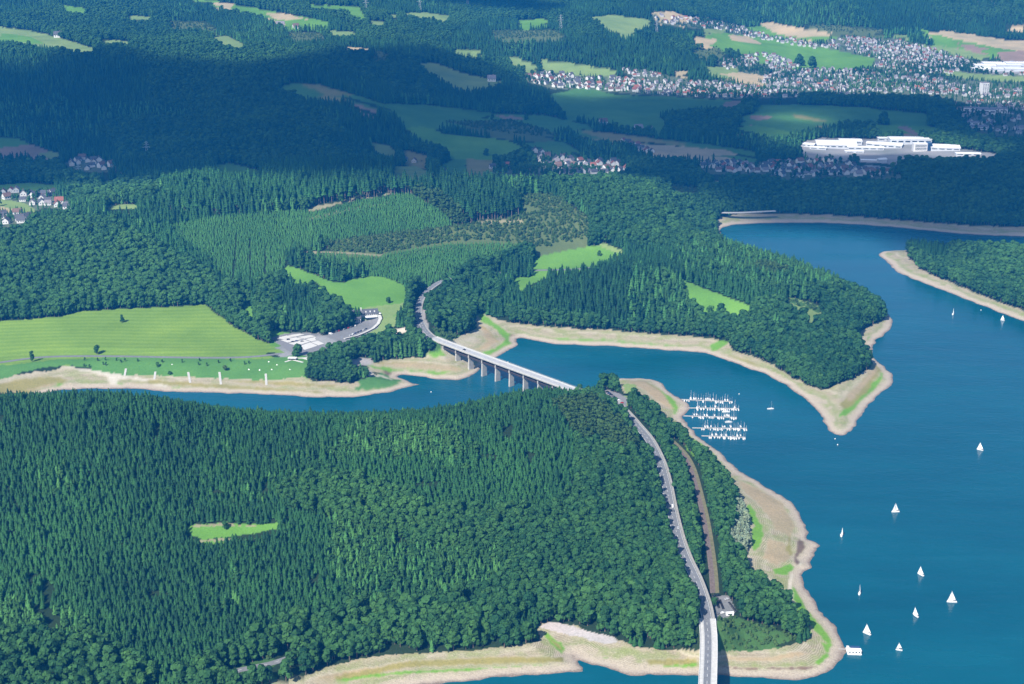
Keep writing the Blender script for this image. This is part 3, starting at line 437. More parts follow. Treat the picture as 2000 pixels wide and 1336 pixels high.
# ------------------------------------------------------------------ roads (levelled before the ground is built)
def road_from(pixels, zs, hw):
    """a road centre line: pixels of its centre with its heights -> smooth points in metres"""
    P = [Vector((*unproject(p[0], p[1], z), z)) for p, z in zip(pixels, zs)]
    out = []
    for i in range(len(P) - 1):
        p0, p1, p2, p3 = P[max(i - 1, 0)], P[i], P[i + 1], P[min(i + 2, len(P) - 1)]
        k = max(2, int((p2 - p1).length / 9))
        for s in range(k):
            t = s / k
            out.append(0.5 * ((2 * p1) + (p2 - p0) * t + (2 * p0 - 5 * p1 + 4 * p2 - p3) * t * t + (3 * p1 - p0 - 3 * p2 + p3) * t ** 3))
    out.append(P[-1])
    return out

DECK = 26.0
near_bridge = road_from([(1376, 1470), (1380, 1400), (1382, 1336), (1384, 1280), (1384, 1240), (1381, 1208)], [DECK] * 6, 7)
main_road = road_from([(1381, 1208), (1374, 1175), (1358, 1130), (1337, 1085), (1322, 1040), (1310, 990), (1300, 940), (1288, 900), (1268, 860), (1245, 832), (1222, 806), (1200, 786), (1178, 776)], [DECK, 26.1, 26.4, 26.8, 27, 27.2, 27.4, 27.6, 27.6, 27.4, 27, 26.6, 26.2], 5)
far_bridge = road_from([(1160, 775.5), (1088, 748.3), (1005, 718), (920, 687), (866, 667), (846, 659)], [DECK] * 6, 7)
curve_road = road_from([(846, 659), (833, 648), (824, 632), (818, 612), (819, 594), (825, 580), (835, 568), (850, 556), (870, 546), (900, 538)], [DECK, 26.3, 26.8, 27.4, 28, 28.6, 29.2, 30, 31, 32], 4.5)
valley_road = road_from([(960, 534), (1010, 530), (1060, 527.5), (1120, 526), (1180, 520)], [27, 25, 24, 24.5, 27], 4)
shore_road = road_from([(-120, 722), (0, 708), (40, 702), (90, 697), (160, 695.5), (250, 696), (350, 698), (440, 698.5), (500, 696), (560, 689), (600, 684)], [15, 14.6, 14.4, 14.2, 14, 14, 14, 14, 14.2, 14.6, 15], 3.5)
railway = road_from([(1394, 1168), (1391, 1120), (1385, 1070), (1376, 1015), (1363, 960), (1350, 915), (1333, 885), (1310, 862)], [18.4, 18.6, 18.9, 19.2, 19.6, 20, 20.2, 20.2], 4)
lower_road = road_from([(440, 1318), (470, 1308), (525, 1297), (560, 1286)], [12.5, 13, 13.5, 14], 3.5)
shore_hill_road = road_from([(1402, 415), (1440, 415.5), (1515, 412)], [16, 17, 19], 4)
for path, hw in ((main_road, 7), (curve_road, 8), (valley_road, 5), (shore_road, 5), (railway, 6), (lower_road, 4)):
    ROADS.append((np.array([p.x for p in path]), np.array([p.y for p in path]), np.array([p.z for p in path]), hw))

_strips = []
for path, hw in (([q_ for q_ in main_road if project(*q_)[1] > 822], 5.6), (curve_road, 6.5), (valley_road, 3.5), (shore_road, 3.4), (railway, 3.6), (near_bridge, 6.0), (lower_road, 3.4)):
    le, ri = [], []
    for i, p in enumerate(path):
        d = path[min(i + 1, len(path) - 1)] - path[max(i - 1, 0)]; d.z = 0; d.normalize()
        a = p + Vector((d.y, -d.x, 0)) * hw; b = p - Vector((d.y, -d.x, 0)) * hw
        le.append(project(a.x, a.y, a.z)[:2]); ri.append(project(b.x, b.y, b.z)[:2])
    for i in range(len(path) - 1):
        _strips.append((1, [le[i], le[i + 1], ri[i + 1], ri[i]]))
ROAD_MAP = raster(_strips)          # roads that lie open to the sky in the photograph

def flat_yard(pix, z):
    q = [unproject(px, py, z) for px, py in pix]
    FLATS.append((np.array([a for a, b in q]), np.array([b for a, b in q]), z))
CAMPER_Z, HILL_LOT_Z, MOTO_Z, MARINA_LOT_Z = 15.0, 18.5, 18.6, 26.0
flat_yard([(529, 660), (571, 650.5), (620, 652.5), (658, 667.5), (625, 689), (598, 693), (571, 689), (561, 684)], CAMPER_Z)
flat_yard([(640, 656), (700, 634), (716, 630), (722, 644), (700, 660), (668, 668)], HILL_LOT_Z)
flat_yard([(1394, 1166), (1422, 1162), (1440, 1193), (1436, 1204), (1397, 1204)], MOTO_Z)
flat_yard([(1174, 766), (1186, 760), (1227, 778), (1223, 796), (1205, 789)], MARINA_LOT_Z)

# ------------------------------------------------------------------ materials
def new_mat(name):
    m = bpy.data.materials.new(name)
    m.use_nodes = True
    nt = m.node_tree
    return m, nt, nt.nodes['Principled BSDF']

def ramp(nt, stops, fac):
    r = nt.nodes.new('ShaderNodeValToRGB')
    e = r.color_ramp.elements
    e[0].position, e[0].color = stops[0][0], (*stops[0][1], 1)
    e[1].position, e[1].color = stops[-1][0], (*stops[-1][1], 1)
    for p, c in stops[1:-1]:
        q = e.new(p); q.color = (*c, 1)
    nt.links.new(fac, r.inputs[0])
    return r

def noise_node(nt, scale, detail=3, rough=0.55, vec=None):
    t = nt.nodes.new('ShaderNodeTexNoise')
    t.inputs['Scale'].default_value = scale
    t.inputs['Detail'].default_value = detail
    t.inputs['Roughness'].default_value = rough
    if vec is not None:
        nt.links.new(vec, t.inputs['Vector'])
    return t

def math_node(nt, op, a, b=None, clamp=False):
    n_ = nt.nodes.new('ShaderNodeMath'); n_.operation = op; n_.use_clamp = clamp
    for i, v in enumerate((a, b)):
        if v is None:
            continue
        if isinstance(v, (int, float)):
            n_.inputs[i].default_value = v
        else:
            nt.links.new(v, n_.inputs[i])
    return n_.outputs[0]

def mixc(nt, fac, a, b, mode='MIX'):
    n_ = nt.nodes.new('ShaderNodeMix'); n_.data_type = 'RGBA'; n_.blend_type = mode
    for i, v in ((0, fac), (6, a), (7, b)):
        if isinstance(v, (int, float)):
            n_.inputs[i].default_value = v
        elif isinstance(v, tuple):
            n_.inputs[i].default_value = (*v, 1)
        else:
            nt.links.new(v, n_.inputs[i])
    return n_.outputs[2]

def attr(nt, name, kind='GEOMETRY'):
    a = nt.nodes.new('ShaderNodeAttribute'); a.attribute_name = name; a.attribute_type = kind
    return a

_plain = {}
def plain(name, col, rough=0.7, var=0.12, scale=0.6, metallic=0.0):
    """a painted, concrete or wooden surface: base colour with a little grain and weathering"""
    if name in _plain:
        return _plain[name]
    m, nt, b = new_mat(name)
    tc = nt.nodes.new('ShaderNodeTexCoord')
    nz = noise_node(nt, scale, 4, 0.6, tc.outputs['Object'])
    lo = tuple(c * (1 - var) for c in col); hi = tuple(min(c * (1 + var), 1) for c in col)
    r = ramp(nt, [(0.3, lo), (0.7, hi)], nz.outputs[0])
    nt.links.new(r.outputs[0], b.inputs['Base Color'])
    b.inputs['Roughness'].default_value = rough
    b.inputs['Metallic'].default_value = metallic
    b.inputs['Specular IOR Level'].default_value = 0.3
    _plain[name] = m
    return m

def ground_material():
    m, nt, b = new_mat('ground')
    geo = nt.nodes.new('ShaderNodeNewGeometry')
    pos = geo.outputs['Position']
    sep = nt.nodes.new('ShaderNodeSeparateXYZ'); nt.links.new(pos, sep.inputs[0])
    cov = attr(nt, 'cover').outputs['Color']
    shore = attr(nt, 'shore').outputs['Fac']
    stripe = attr(nt, 'stripe').outputs['Fac']
    n_big = noise_node(nt, 0.012, 4, 0.55, pos)
    n_mid = noise_node(nt, 0.06, 4, 0.6, pos)
    n_fine = noise_node(nt, 0.45, 5, 0.7, pos)
    # drawn-down shore: bands that follow the water level
    zz = math_node(nt, 'ADD', sep.outputs[2], math_node(nt, 'MULTIPLY', math_node(nt, 'SUBTRACT', n_big.outputs[0], 0.5), 9.0))
    zz = math_node(nt, 'ADD', zz, math_node(nt, 'MULTIPLY', math_node(nt, 'SUBTRACT', n_fine.outputs[0], 0.5), 1.6))
    low = math_node(nt, 'ADD', sep.outputs[2], math_node(nt, 'MULTIPLY', math_node(nt, 'SUBTRACT', n_fine.outputs[0], 0.5), 1.2))
    band = ramp(nt, [(0.0, (0.29, 0.245, 0.175)), (0.14, (0.345, 0.295, 0.21)), (0.20, (0.185, 0.215, 0.075)), (0.29, (0.30, 0.26, 0.165)), (0.38, (0.265, 0.22, 0.145)), (0.46, (0.37, 0.33, 0.235)), (0.54, (0.215, 0.215, 0.10)), (0.64, (0.335, 0.29, 0.19)), (0.76, (0.39, 0.355, 0.27)), (0.88, (0.29, 0.265, 0.17)), (1.0, (0.36, 0.335, 0.27))],
                math_node(nt, 'DIVIDE', zz, 15.0, True))
    wav = nt.nodes.new('ShaderNodeTexWave'); wav.wave_type = 'BANDS'; wav.bands_direction = 'Z'
    wav.inputs['Scale'].default_value = 0.95; wav.inputs['Distortion'].default_value = 2.2; wav.inputs['Detail'].default_value = 3
    nt.links.new(pos, wav.inputs[0])
    terr = mixc(nt, 0.30, band.outputs[0], ramp(nt, [(0.25, (0.20, 0.165, 0.10)), (0.75, (0.52, 0.475, 0.37))], wav.outputs[0]).outputs[0])
    green = math_node(nt, 'MULTIPLY', ramp(nt, [(0.47, (0, 0, 0)), (0.64, (1, 1, 1))], n_mid.outputs[0]).outputs[0], ramp(nt, [(0.1, (0, 0, 0)), (0.2, (1, 1, 1)), (0.6, (0.8, 0.8, 0.8)), (1.0, (0.25, 0.25, 0.25))], math_node(nt, 'DIVIDE', sep.outputs[2], 14.0, True)).outputs[0])
    terr = mixc(nt, math_node(nt, 'MULTIPLY', green, 0.75), terr, (0.20, 0.235, 0.075))
    wet = ramp(nt, [(0.0, (0.16, 0.125, 0.10)), (0.05, (0.24, 0.19, 0.15)), (0.10, (0.34, 0.285, 0.225)), (0.20, (0.41, 0.345, 0.265)), (0.40, (0.42, 0.36, 0.275))], math_node(nt, 'DIVIDE', low, 6.0, True))
    wm = ramp(nt, [(0.12, (1, 1, 1)), (0.45, (0, 0, 0))], math_node(nt, 'DIVIDE', low, 6.0, True))
    terr = mixc(nt, wm.outputs[0], terr, wet.outputs[0])
    peb = nt.nodes.new('ShaderNodeTexVoronoi'); peb.inputs['Scale'].default_value = 0.55; nt.links.new(pos, peb.inputs['Vector'])
    terr = mixc(nt, 0.5, terr, ramp(nt, [(0.0, (0.36, 0.36, 0.36)), (0.35, (0.5, 0.5, 0.5)), (0.9, (0.66, 0.66, 0.66))], peb.outputs['Distance']).outputs[0], 'OVERLAY')
    deb = noise_node(nt, 0.9, 3, 0.8, pos)          # stones, driftwood and dried mud
    terr = mixc(nt, ramp(nt, [(0.60, (0, 0, 0)), (0.68, (0.75, 0.75, 0.75))], deb.outputs[0]).outputs[0], terr, (0.16, 0.135, 0.10))
    terr = mixc(nt, ramp(nt, [(0.33, (0.6, 0.6, 0.6)), (0.41, (0, 0, 0))], deb.outputs[0]).outputs[0], terr, (0.56, 0.52, 0.44))
    # mown stripes of the big meadow
    st = nt.nodes.new('ShaderNodeTexWave'); st.wave_type = 'BANDS'; st.bands_direction = 'Y'
    st.inputs['Scale'].default_value = 0.026; st.inputs['Distortion'].default_value = 6.5; st.inputs['Detail'].default_value = 3; st.inputs['Detail Scale'].default_value = 0.35
    mp = nt.nodes.new('ShaderNodeMapping'); mp.inputs['Rotation'].default_value = (0, 0, math.radians(-7)); mp.inputs['Scale'].default_value = (0.35, 1, 1)
    nt.links.new(pos, mp.inputs[0]); nt.links.new(mp.outputs[0], st.inputs[0])
    stripes = ramp(nt, [(0.2, (0.93, 0.95, 0.91)), (0.8, (1.09, 1.06, 1.07))], st.outputs[0]).outputs[0]
    flat = mixc(nt, stripe, cov, mixc(nt, 1.0, cov, stripes, 'MULTIPLY'))
    flat = mixc(nt, 1.0, flat, ramp(nt, [(0.25, (0.74, 0.80, 0.76)), (0.5, (1, 1, 1)), (0.75, (1.28, 1.18, 1.12))], n_big.outputs[0]).outputs[0], 'MULTIPLY')
    flat = mixc(nt, 1.0, flat, ramp(nt, [(0.3, (0.82, 0.84, 0.82)), (0.7, (1.18, 1.16, 1.18))], n_fine.outputs[0]).outputs[0], 'MULTIPLY')
    out = mixc(nt, shore, flat, terr)
    nt.links.new(out, b.inputs['Base Color'])
    b.inputs['Roughness'].default_value = 0.95
    b.inputs['Specular IOR Level'].default_value = 0.05
    bp = nt.nodes.new('ShaderNodeBump'); bp.inputs['Strength'].default_value = 0.5; bp.inputs['Distance'].default_value = 1.2
    nt.links.new(n_fine.outputs[0], bp.inputs['Height']); nt.links.new(bp.outputs[0], b.inputs['Normal'])
    return m

def foliage_material(name, dark, light, hue=(1.25, 1.05, 0.8), through=0.16):
    """leaf colour: varies from tree to tree ('tint' of each tree) and from spray to spray"""
    m, nt, b = new_mat(name)
    tint = attr(nt, 'tint', 'INSTANCER').outputs['Fac']
    geo = nt.nodes.new('ShaderNodeNewGeometry')
    rnd = geo.outputs['Random Per Island']
    t = math_node(nt, 'ADD', math_node(nt, 'MULTIPLY', tint, 0.72), math_node(nt, 'MULTIPLY', rnd, 0.28), True)
    c = ramp(nt, [(0.0, dark), (1.0, light)], t).outputs[0]
    c2 = mixc(nt, 1.0, c, hue, 'MULTIPLY')
    frac = math_node(nt, 'FRACT', math_node(nt, 'MULTIPLY', tint, 7.31))
    c = mixc(nt, math_node(nt, 'MULTIPLY', frac, 0.6), c, c2)
    nt.links.new(c, b.inputs['Base Color'])
    b.inputs['Roughness'].default_value = 0.75
    b.inputs['Specular IOR Level'].default_value = 0.18
    tr = nt.nodes.new('ShaderNodeBsdfTranslucent'); nt.links.new(c, tr.inputs[0])
    mx = nt.nodes.new('ShaderNodeMixShader'); mx.inputs[0].default_value = through
    nt.links.new(b.outputs[0], mx.inputs[1]); nt.links.new(tr.outputs[0], mx.inputs[2])
    nt.links.new(mx.outputs[0], nt.nodes['Material Output'].inputs[0])
    return m

def water_material():
    m, nt, b = new_mat('lake_water')
    geo = nt.nodes.new('ShaderNodeNewGeometry'); pos = geo.outputs['Position']
    nb = noise_node(nt, 0.0035, 5, 0.6, pos)
    mp = nt.nodes.new('ShaderNodeMapping'); mp.inputs['Scale'].default_value = (0.55, 1.0, 1.0); mp.inputs['Rotation'].default_value = (0, 0, 0.35); nt.links.new(pos, mp.inputs[0])
    rip = noise_node(nt, 0.16, 5, 0.68, mp.outputs[0])
    swl = noise_node(nt, 0.03, 3, 0.6, mp.outputs[0])
    col = ramp(nt, [(0.3, (0.001, 0.062, 0.094)), (0.7, (0.002, 0.081, 0.117))], nb.outputs[0])
    mw = nt.nodes.new('ShaderNodeMapping'); mw.inputs['Scale'].default_value = (0.25, 1.6, 1.0); mw.inputs['Rotation'].default_value = (0, 0, 1.1); nt.links.new(pos, mw.inputs[0])
    wind = noise_node(nt, 0.006, 6, 0.62, mw.outputs[0])         # lanes of ruffled and calm water
    rr = ramp(nt, [(0.40, (0.07, 0.07, 0.07)), (0.52, (0.17, 0.17, 0.17)), (0.64, (0.34, 0.34, 0.34))], wind.outputs[0])
    body = mixc(nt, 1.0, col.outputs[0], ramp(nt, [(0.36, (0.86, 0.86, 0.88)), (0.5, (1, 1, 1)), (0.68, (1.22, 1.2, 1.16))], wind.outputs[0]).outputs[0], 'MULTIPLY')  # sheen of the wind lanes put into the water colour as well
    nt.links.new(body, b.inputs['Base Color'])
    nt.links.new(rr.outputs[0], b.inputs['Roughness'])
    b.inputs['IOR'].default_value = 1.333
    bp = nt.nodes.new('ShaderNodeBump'); bp.inputs['Strength'].default_value = 0.5; bp.inputs['Distance'].default_value = 0.6
    hgt = math_node(nt, 'ADD', rip.outputs[0], math_node(nt, 'MULTIPLY', swl.outputs[0], 2.0))
    nt.links.new(hgt, bp.inputs['Height']); nt.links.new(bp.outputs[0], b.inputs['Normal'])
    return m

# ------------------------------------------------------------------ mesh helpers
class MB:
    """collects vertices and faces (with material slots), then links ONE mesh object"""
    def __init__(s):
        s.v, s.f, s.mi = [], [], []
    def add(s, vs, fs, mi=0):
        o = len(s.v)
        s.v += [tuple(p) for p in vs]
        s.f += [tuple(i + o for i in f) for f in fs]
        s.mi += [mi] * len(fs)
    def box(s, c, size, rz=0.0, mi=0, taper=(1, 1)):
        hx, hy, hz = size[0] / 2, size[1] / 2, size[2] / 2
        ca, sa = math.cos(rz), math.sin(rz)
        vs = []
        for z, t in ((-hz, (1, 1)), (hz, taper)):
            for x, y in ((-hx, -hy), (hx, -hy), (hx, hy), (-hx, hy)):
                x *= t[0]; y *= t[1]
                vs.append((c[0] + x * ca - y * sa, c[1] + x * sa + y * ca, c[2] + z))
        s.add(vs, [(3, 2, 1, 0), (4, 5, 6, 7), (0, 1, 5, 4), (1, 2, 6, 5), (2, 3, 7, 6), (3, 0, 4, 7)], mi)
    def tube(s, a, b, r0, r1=None, k=6, mi=0):
        a, b = Vector(a), Vector(b); r1 = r0 if r1 is None else r1
        d = (b - a).normalized()
        u = d.orthogonal().normalized(); w = d.cross(u)
        vs = []
        for p, r in ((a, r0), (b, r1)):
            for i in range(k):
                t = 2 * math.pi * i / k
                vs.append(p + (u * math.cos(t) + w * math.sin(t)) * r)
        fs = [(i, (i + 1) % k, k + (i + 1) % k, k + i) for i in range(k)] + [tuple(range(k - 1, -1, -1)), tuple(range(k, 2 * k))]
        s.add(vs, fs, mi)
    def ribbon(s, path, w0, w1, dz=0.0, thick=0.0, mi=0):
        """a strip along a path, from offset w0 to w1 to its side, with an optional thickness below"""
        n_ = len(path); vs = []
        for i, p in enumerate(path):
            d = (path[min(i + 1, n_ - 1)] - path[max(i - 1, 0)]); d.z = 0; d.normalize()
            side = Vector((d.y, -d.x, 0))
            a, b = p + side * w0, p + side * w1
            vs += [(a.x, a.y, a.z + dz), (b.x, b.y, b.z + dz)]
            if thick:
                vs += [(a.x, a.y, a.z + dz - thick), (b.x, b.y, b.z + dz - thick)]
        k = 4 if thick else 2
        fs = []
        for i in range(n_ - 1):
            o, q = i * k, (i + 1) * k
            fs.append((o, o + 1, q + 1, q))
            if thick:
                fs += [(o + 2, q + 2, q + 3, o + 3), (o, q, q + 2, o + 2), (o + 1, o + 3, q + 3, q + 1)]
        if thick:
            o = (n_ - 1) * k
            fs += [(0, 2, 3, 1), (o, o + 1, o + 3, o + 2)]
        s.add(vs, fs, mi)
    def mesh(s, name, mats):
        me = bpy.data.meshes.new(name)
        me.from_pydata(s.v, [], s.f)
        for m in (mats if isinstance(mats, (list, tuple)) else [mats]):
            me.materials.append(m)
        if any(s.mi):
            me.polygons.foreach_set('material_index', s.mi)
        me.update()
        return me
    def build(s, name, mats, parent=None, smooth=False):
        me = s.mesh(name, mats)
        if smooth:
            me.polygons.foreach_set('use_smooth', [True] * len(me.polygons))
        return link(name, me, parent)

def link(name, me, parent=None):
    o = bpy.data.objects.new(name, me)
    COL.objects.link(o)
    if parent is not None:
        o.parent = parent
    return o

def tag(o, label=None, cat=None, group=None, kind=None):
    if label: o['label'] = label
    if cat: o['category'] = cat
    if group: o['group'] = group
    if kind: o['kind'] = kind
    return o

def empty(name, loc, rz=0.0, scale=1.0):
    o = bpy.data.objects.new(name, None)
    o.empty_display_size = 1
    COL.objects.link(o)
    o.location = loc; o.rotation_euler = (0, 0, rz); o.scale = (scale,) * 3
    return o

def copy_thing(src, loc, rz=0.0, scale=1.0):
    """a copy of a thing with copies of its parts and sub-parts; meshes are shared"""
    c = src.copy(); COL.objects.link(c)
    c.location = loc; c.rotation_euler = (0, 0, rz); c.scale = (scale,) * 3
    for ch in src.children:
        q = ch.copy(); COL.objects.link(q); q.parent = c
        for g in ch.children:
            s2 = g.copy(); COL.objects.link(s2); s2.parent = q
    return c

def words_for(i):
    return ['first', 'second', 'third', 'fourth', 'fifth', 'sixth', 'seventh', 'eighth', 'ninth', 'tenth', 'eleventh', 'twelfth', 'thirteenth', 'fourteenth', 'fifteenth', 'sixteenth', 'seventeenth', 'eighteenth', 'nineteenth', 'twentieth', 'twenty-first', 'twenty-second', 'twenty-third', 'twenty-fourth', 'twenty-fifth', 'twenty-sixth', 'twenty-seventh', 'twenty-eighth'][i]

# ------------------------------------------------------------------ the ground: one sheet, finer where it is near
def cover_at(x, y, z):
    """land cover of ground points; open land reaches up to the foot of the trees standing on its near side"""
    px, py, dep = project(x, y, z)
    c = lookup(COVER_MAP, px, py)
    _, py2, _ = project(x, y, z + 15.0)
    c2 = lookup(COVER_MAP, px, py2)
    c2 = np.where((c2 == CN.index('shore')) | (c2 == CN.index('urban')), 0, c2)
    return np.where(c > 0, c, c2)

def build_ground():
    rows_px = np.concatenate([np.arange(1760, 1340, -10), np.arange(1340, 0, -1.9), np.arange(0, -140, -2.2)])
    v = (668.0 - rows_px) / FOC
    dist = CAM_H / np.tan(PITCH - np.arctan(v))
    dist = np.concatenate([dist, dist[-1] * 1.03 ** np.arange(1, 9)])
    dist = dist[dist < 9600]
    ang = np.tan(np.linspace(math.atan(-0.52), math.atan(0.52), 860))
    X = dist[:, None] * ang[None, :]
    Y = np.repeat(dist[:, None], len(ang), 1)
    nr, nc = X.shape
    x, y = X.ravel(), Y.ravel()
    z = height(x, y)
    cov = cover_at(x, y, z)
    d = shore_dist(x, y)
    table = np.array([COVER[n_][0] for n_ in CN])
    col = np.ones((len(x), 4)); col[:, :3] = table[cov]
    shore = np.array([COVER[n_][2] for n_ in CN], float)[cov]
    shore = np.where(d < 10, 1.0, shore)
    stripe = np.array([COVER[n_][1] for n_ in CN], float)[cov]
    me = bpy.data.meshes.new('ground')
    co = np.stack([x, y, z], 1)
    me.vertices.add(len(x)); me.vertices.foreach_set('co', co.ravel())
    idx = np.arange(nr * nc).reshape(nr, nc)
    q = np.stack([idx[:-1, :-1], idx[:-1, 1:], idx[1:, 1:], idx[1:, :-1]], -1).reshape(-1, 4)
    me.loops.add(q.size); me.loops.foreach_set('vertex_index', q.ravel())
    me.polygons.add(len(q)); me.polygons.foreach_set('loop_start', np.arange(len(q)) * 4)
    me.update(calc_edges=True)
    me.polygons.foreach_set('use_smooth', np.ones(len(q), bool))
    soft = np.isin(cov, [CN.index(n_) for n_ in ('shore', 'shore_grass', 'dry_grass', 'dry_mud', 'mud', 'gravel', 'track', 'pasture')]).reshape(nr, nc)
    C3 = np.concatenate([col[:, :3], shore[:, None]], 1).reshape(nr, nc, 4)
    for _ in range(1):                              # grass thins out gradually on the bare banks
        B3 = C3.copy()
        B3[1:-1, 1:-1] = (C3[:-2, 1:-1] + C3[2:, 1:-1] + C3[1:-1, :-2] + C3[1:-1, 2:] + 2 * C3[1:-1, 1:-1]) / 6
        C3 = np.where(soft[..., None], B3, C3)
    C3 = C3.reshape(-1, 4); col[:, :3] = C3[:, :3]; shore = C3[:, 3].copy()
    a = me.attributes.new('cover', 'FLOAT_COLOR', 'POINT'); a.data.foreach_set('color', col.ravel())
    a = me.attributes.new('shore', 'FLOAT', 'POINT'); a.data.foreach_set('value', shore)
    a = me.attributes.new('stripe', 'FLOAT', 'POINT'); a.data.foreach_set('value', stripe)
    me.materials.append(ground_material())
    return tag(link('terrain', me), 'hilly ground with meadows, fields and pale drawn-down lake shores', kind='structure')
build_ground()

mb = MB()
mb.add([(-2600, 420, 0), (4200, 420, 0), (4200, 2900, 0), (-2600, 2900, 0)], [(0, 1, 2, 3)])
tag(mb.build('water', water_material()), 'calm blue reservoir water with fine ripples', kind='structure')

# ------------------------------------------------------------------ air: one even box of haze, and the clouds above it
def build_haze():
    mb = MB()
    mb.box((0, 4700, 305), (13000, 10600, 690))
    m = bpy.data.materials.new('haze'); m.use_nodes = True
    nt = m.node_tree; nt.nodes.clear()
    out = nt.nodes.new('ShaderNodeOutputMaterial')
    pv = nt.nodes.new('ShaderNodeVolumePrincipled')
    pv.inputs['Color'].default_value = (0.02, 0.34, 1.0, 1)
    pv.inputs['Density'].default_value = 0.82e-4
    pv.inputs['Anisotropy'].default_value = 0.0
    nt.links.new(pv.outputs[0], out.inputs['Volume'])
    tag(mb.build('haze', m), 'thin blue summer haze over the valley', kind='stuff')
build_haze()

def build_clouds():
    """the clouds that shade the middle distance; they float far above the camera"""
    base = 2200.0
    shift = Vector((SUN_DIR.x, SUN_DIR.y, 0)) * (base / SUN_DIR.z)
    m = bpy.data.materials.new('cloud'); m.use_nodes = True
    nt = m.node_tree; b = nt.nodes['Principled BSDF']
    b.inputs['Base Color'].default_value = (0.85, 0.86, 0.88, 1); b.inputs['Roughness'].default_value = 1; b.inputs['Specular IOR Level'].default_value = 0
    tl = nt.nodes.new('ShaderNodeBsdfTranslucent'); tl.inputs[0].default_value = (0.8, 0.82, 0.85, 1)
    tp = nt.nodes.new('ShaderNodeBsdfTransparent')
    m1 = nt.nodes.new('ShaderNodeMixShader'); m1.inputs[0].default_value = 0.4
    m2 = nt.nodes.new('ShaderNodeMixShader')
    nt.links.new(b.outputs[0], m1.inputs[1]); nt.links.new(tl.outputs[0], m1.inputs[2])
    nt.links.new(attr(nt, 'thickness').outputs['Fac'], m2.inputs[0])
    nt.links.new(tp.outputs[0], m2.inputs[1]); nt.links.new(m1.outputs[0], m2.inputs[2])
    nt.links.new(m2.outputs[0], nt.nodes['Material Output'].inputs[0])
    shapes = [
        ('broad white cumulus cloud over the forested hills', [(-900, 95), (-300, 88), (0, 92), (110, 104), (200, 92), (300, 82), (420, 100), (500, 112), (600, 124), (680, 92), (760, 80), (850, 72), (940, 95), (1000, 150), (1100, 182), (1250, 170), (1400, 185), (1500, 184), (1650, 180), (1800, 190), (1900, 200), (2000, 200), (2300, 215), (2400, 420), (2050, 470), (1900, 505), (1800, 520), (1760, 500), (1700, 466), (1500, 455), (1420, 430), (1385, 400), (1300, 375), (1200, 362), (1050, 352), (900, 352), (600, 356), (300, 362), (180, 366), (60, 378), (-300, 390), (-900, 400)], 0.75),
        ('small thin cloud above the far ridge', [(780, -12), (900, 2), (1000, 12), (1120, 18), (1160, 8), (1000, -20)], 0.9),
        ('ragged cloud above the far wooded slope', [(-500, 20), (0, 18), (60, 20), (130, 26), (220, 36), (240, 26), (140, 4), (0, -10), (-500, -10)], 0.85)]
    for label, pix, cover in shapes:
        P = []
        for px, py in pix:
            x, y, z = ground_at(px, max(py, 2)) if py > 2 else ground_at(px, 2)
            P.append((x, y + (0 if py > 2 else (2 - py) * 40)))
        qx = np.array([p[0] for p in P]) + shift.x; qy = np.array([p[1] for p in P]) + shift.y
        s = 30.0
        gx = np.arange(qx.min() - 300, qx.max() + 300, s); gy = np.arange(qy.min() - 300, qy.max() + 300, s)
        X, Y = np.meshgrid(gx, gy)
        d2 = np.full(X.shape, 1e12)
        for i in range(len(qx)):
            j = (i + 1) % len(qx)
            d, _ = seg_dist2(X, Y, qx[i], qy[i], qx[j], qy[j]); np.minimum(d2, d, out=d2)
        sd = np.sqrt(d2) * np.where(inside_poly(X, Y, qx, qy), 1, -1)
        sd = sd + fbm(X, Y, 320, 41, 3) * 90
        if cover < 0.8:                        # gaps where the sun reaches the works and the nearest villages
            for hx, hy, hr in ((1600, 288, 85), (1670, 290, 85), (1740, 288, 85), (1810, 290, 85), (1880, 300, 60), (1120, 322, 40), (1180, 330, 40), (1560, 228, 40)):
                gx_, gy_, _z = ground_at(hx, hy)
                sd = np.minimum(sd, np.hypot(X - gx_ - shift.x, Y - gy_ - shift.y) - hr)
        keep = sd > -60
        th = np.clip(sd + 60, 0, 600)
        top = base + th * 0.55 + fbm(X, Y, 260, 44, 3) * 130 * sstep(0, 200, th)
        bot = base - th * 0.06 + fbm(X, Y, 500, 45, 2) * 30 * sstep(0, 200, th) - 4
        top = np.maximum(top, bot + 2)
        thick = cover * sstep(-20, 110, sd) * (1 - 0.22 * np.clip(fbm(X, Y, 240, 47, 3) + 0.2, 0, 1))
        nr, nc = X.shape
        vid = -np.ones((2, nr, nc), int); vid[0][keep] = np.arange(keep.sum()); vid[1][keep] = np.arange(keep.sum()) + keep.sum()
        co = np.concatenate([np.stack([X[keep], Y[keep], top[keep]], 1), np.stack([X[keep], Y[keep], bot[keep]], 1)])
        cell = keep[:-1, :-1] & keep[1:, :-1] & keep[:-1, 1:] & keep[1:, 1:]
        faces = []
        for L, rev in ((0, False), (1, True)):
            V = vid[L]
            q = np.stack([V[:-1, :-1], V[:-1, 1:], V[1:, 1:], V[1:, :-1]], -1)[cell]
            faces += [tuple(r[::-1]) if rev else tuple(r) for r in q.tolist()]
        me = bpy.data.meshes.new('cloud')
        me.from_pydata(co.tolist(), [], faces)
        a = me.attributes.new('thickness', 'FLOAT', 'POINT'); a.data.foreach_set('value', np.concatenate([thick[keep]] * 2))
        me.polygons.foreach_set('use_smooth', [True] * len(faces))
        me.materials.append(m)
        tag(link('cloud', me), label, kind='structure')
build_clouds()

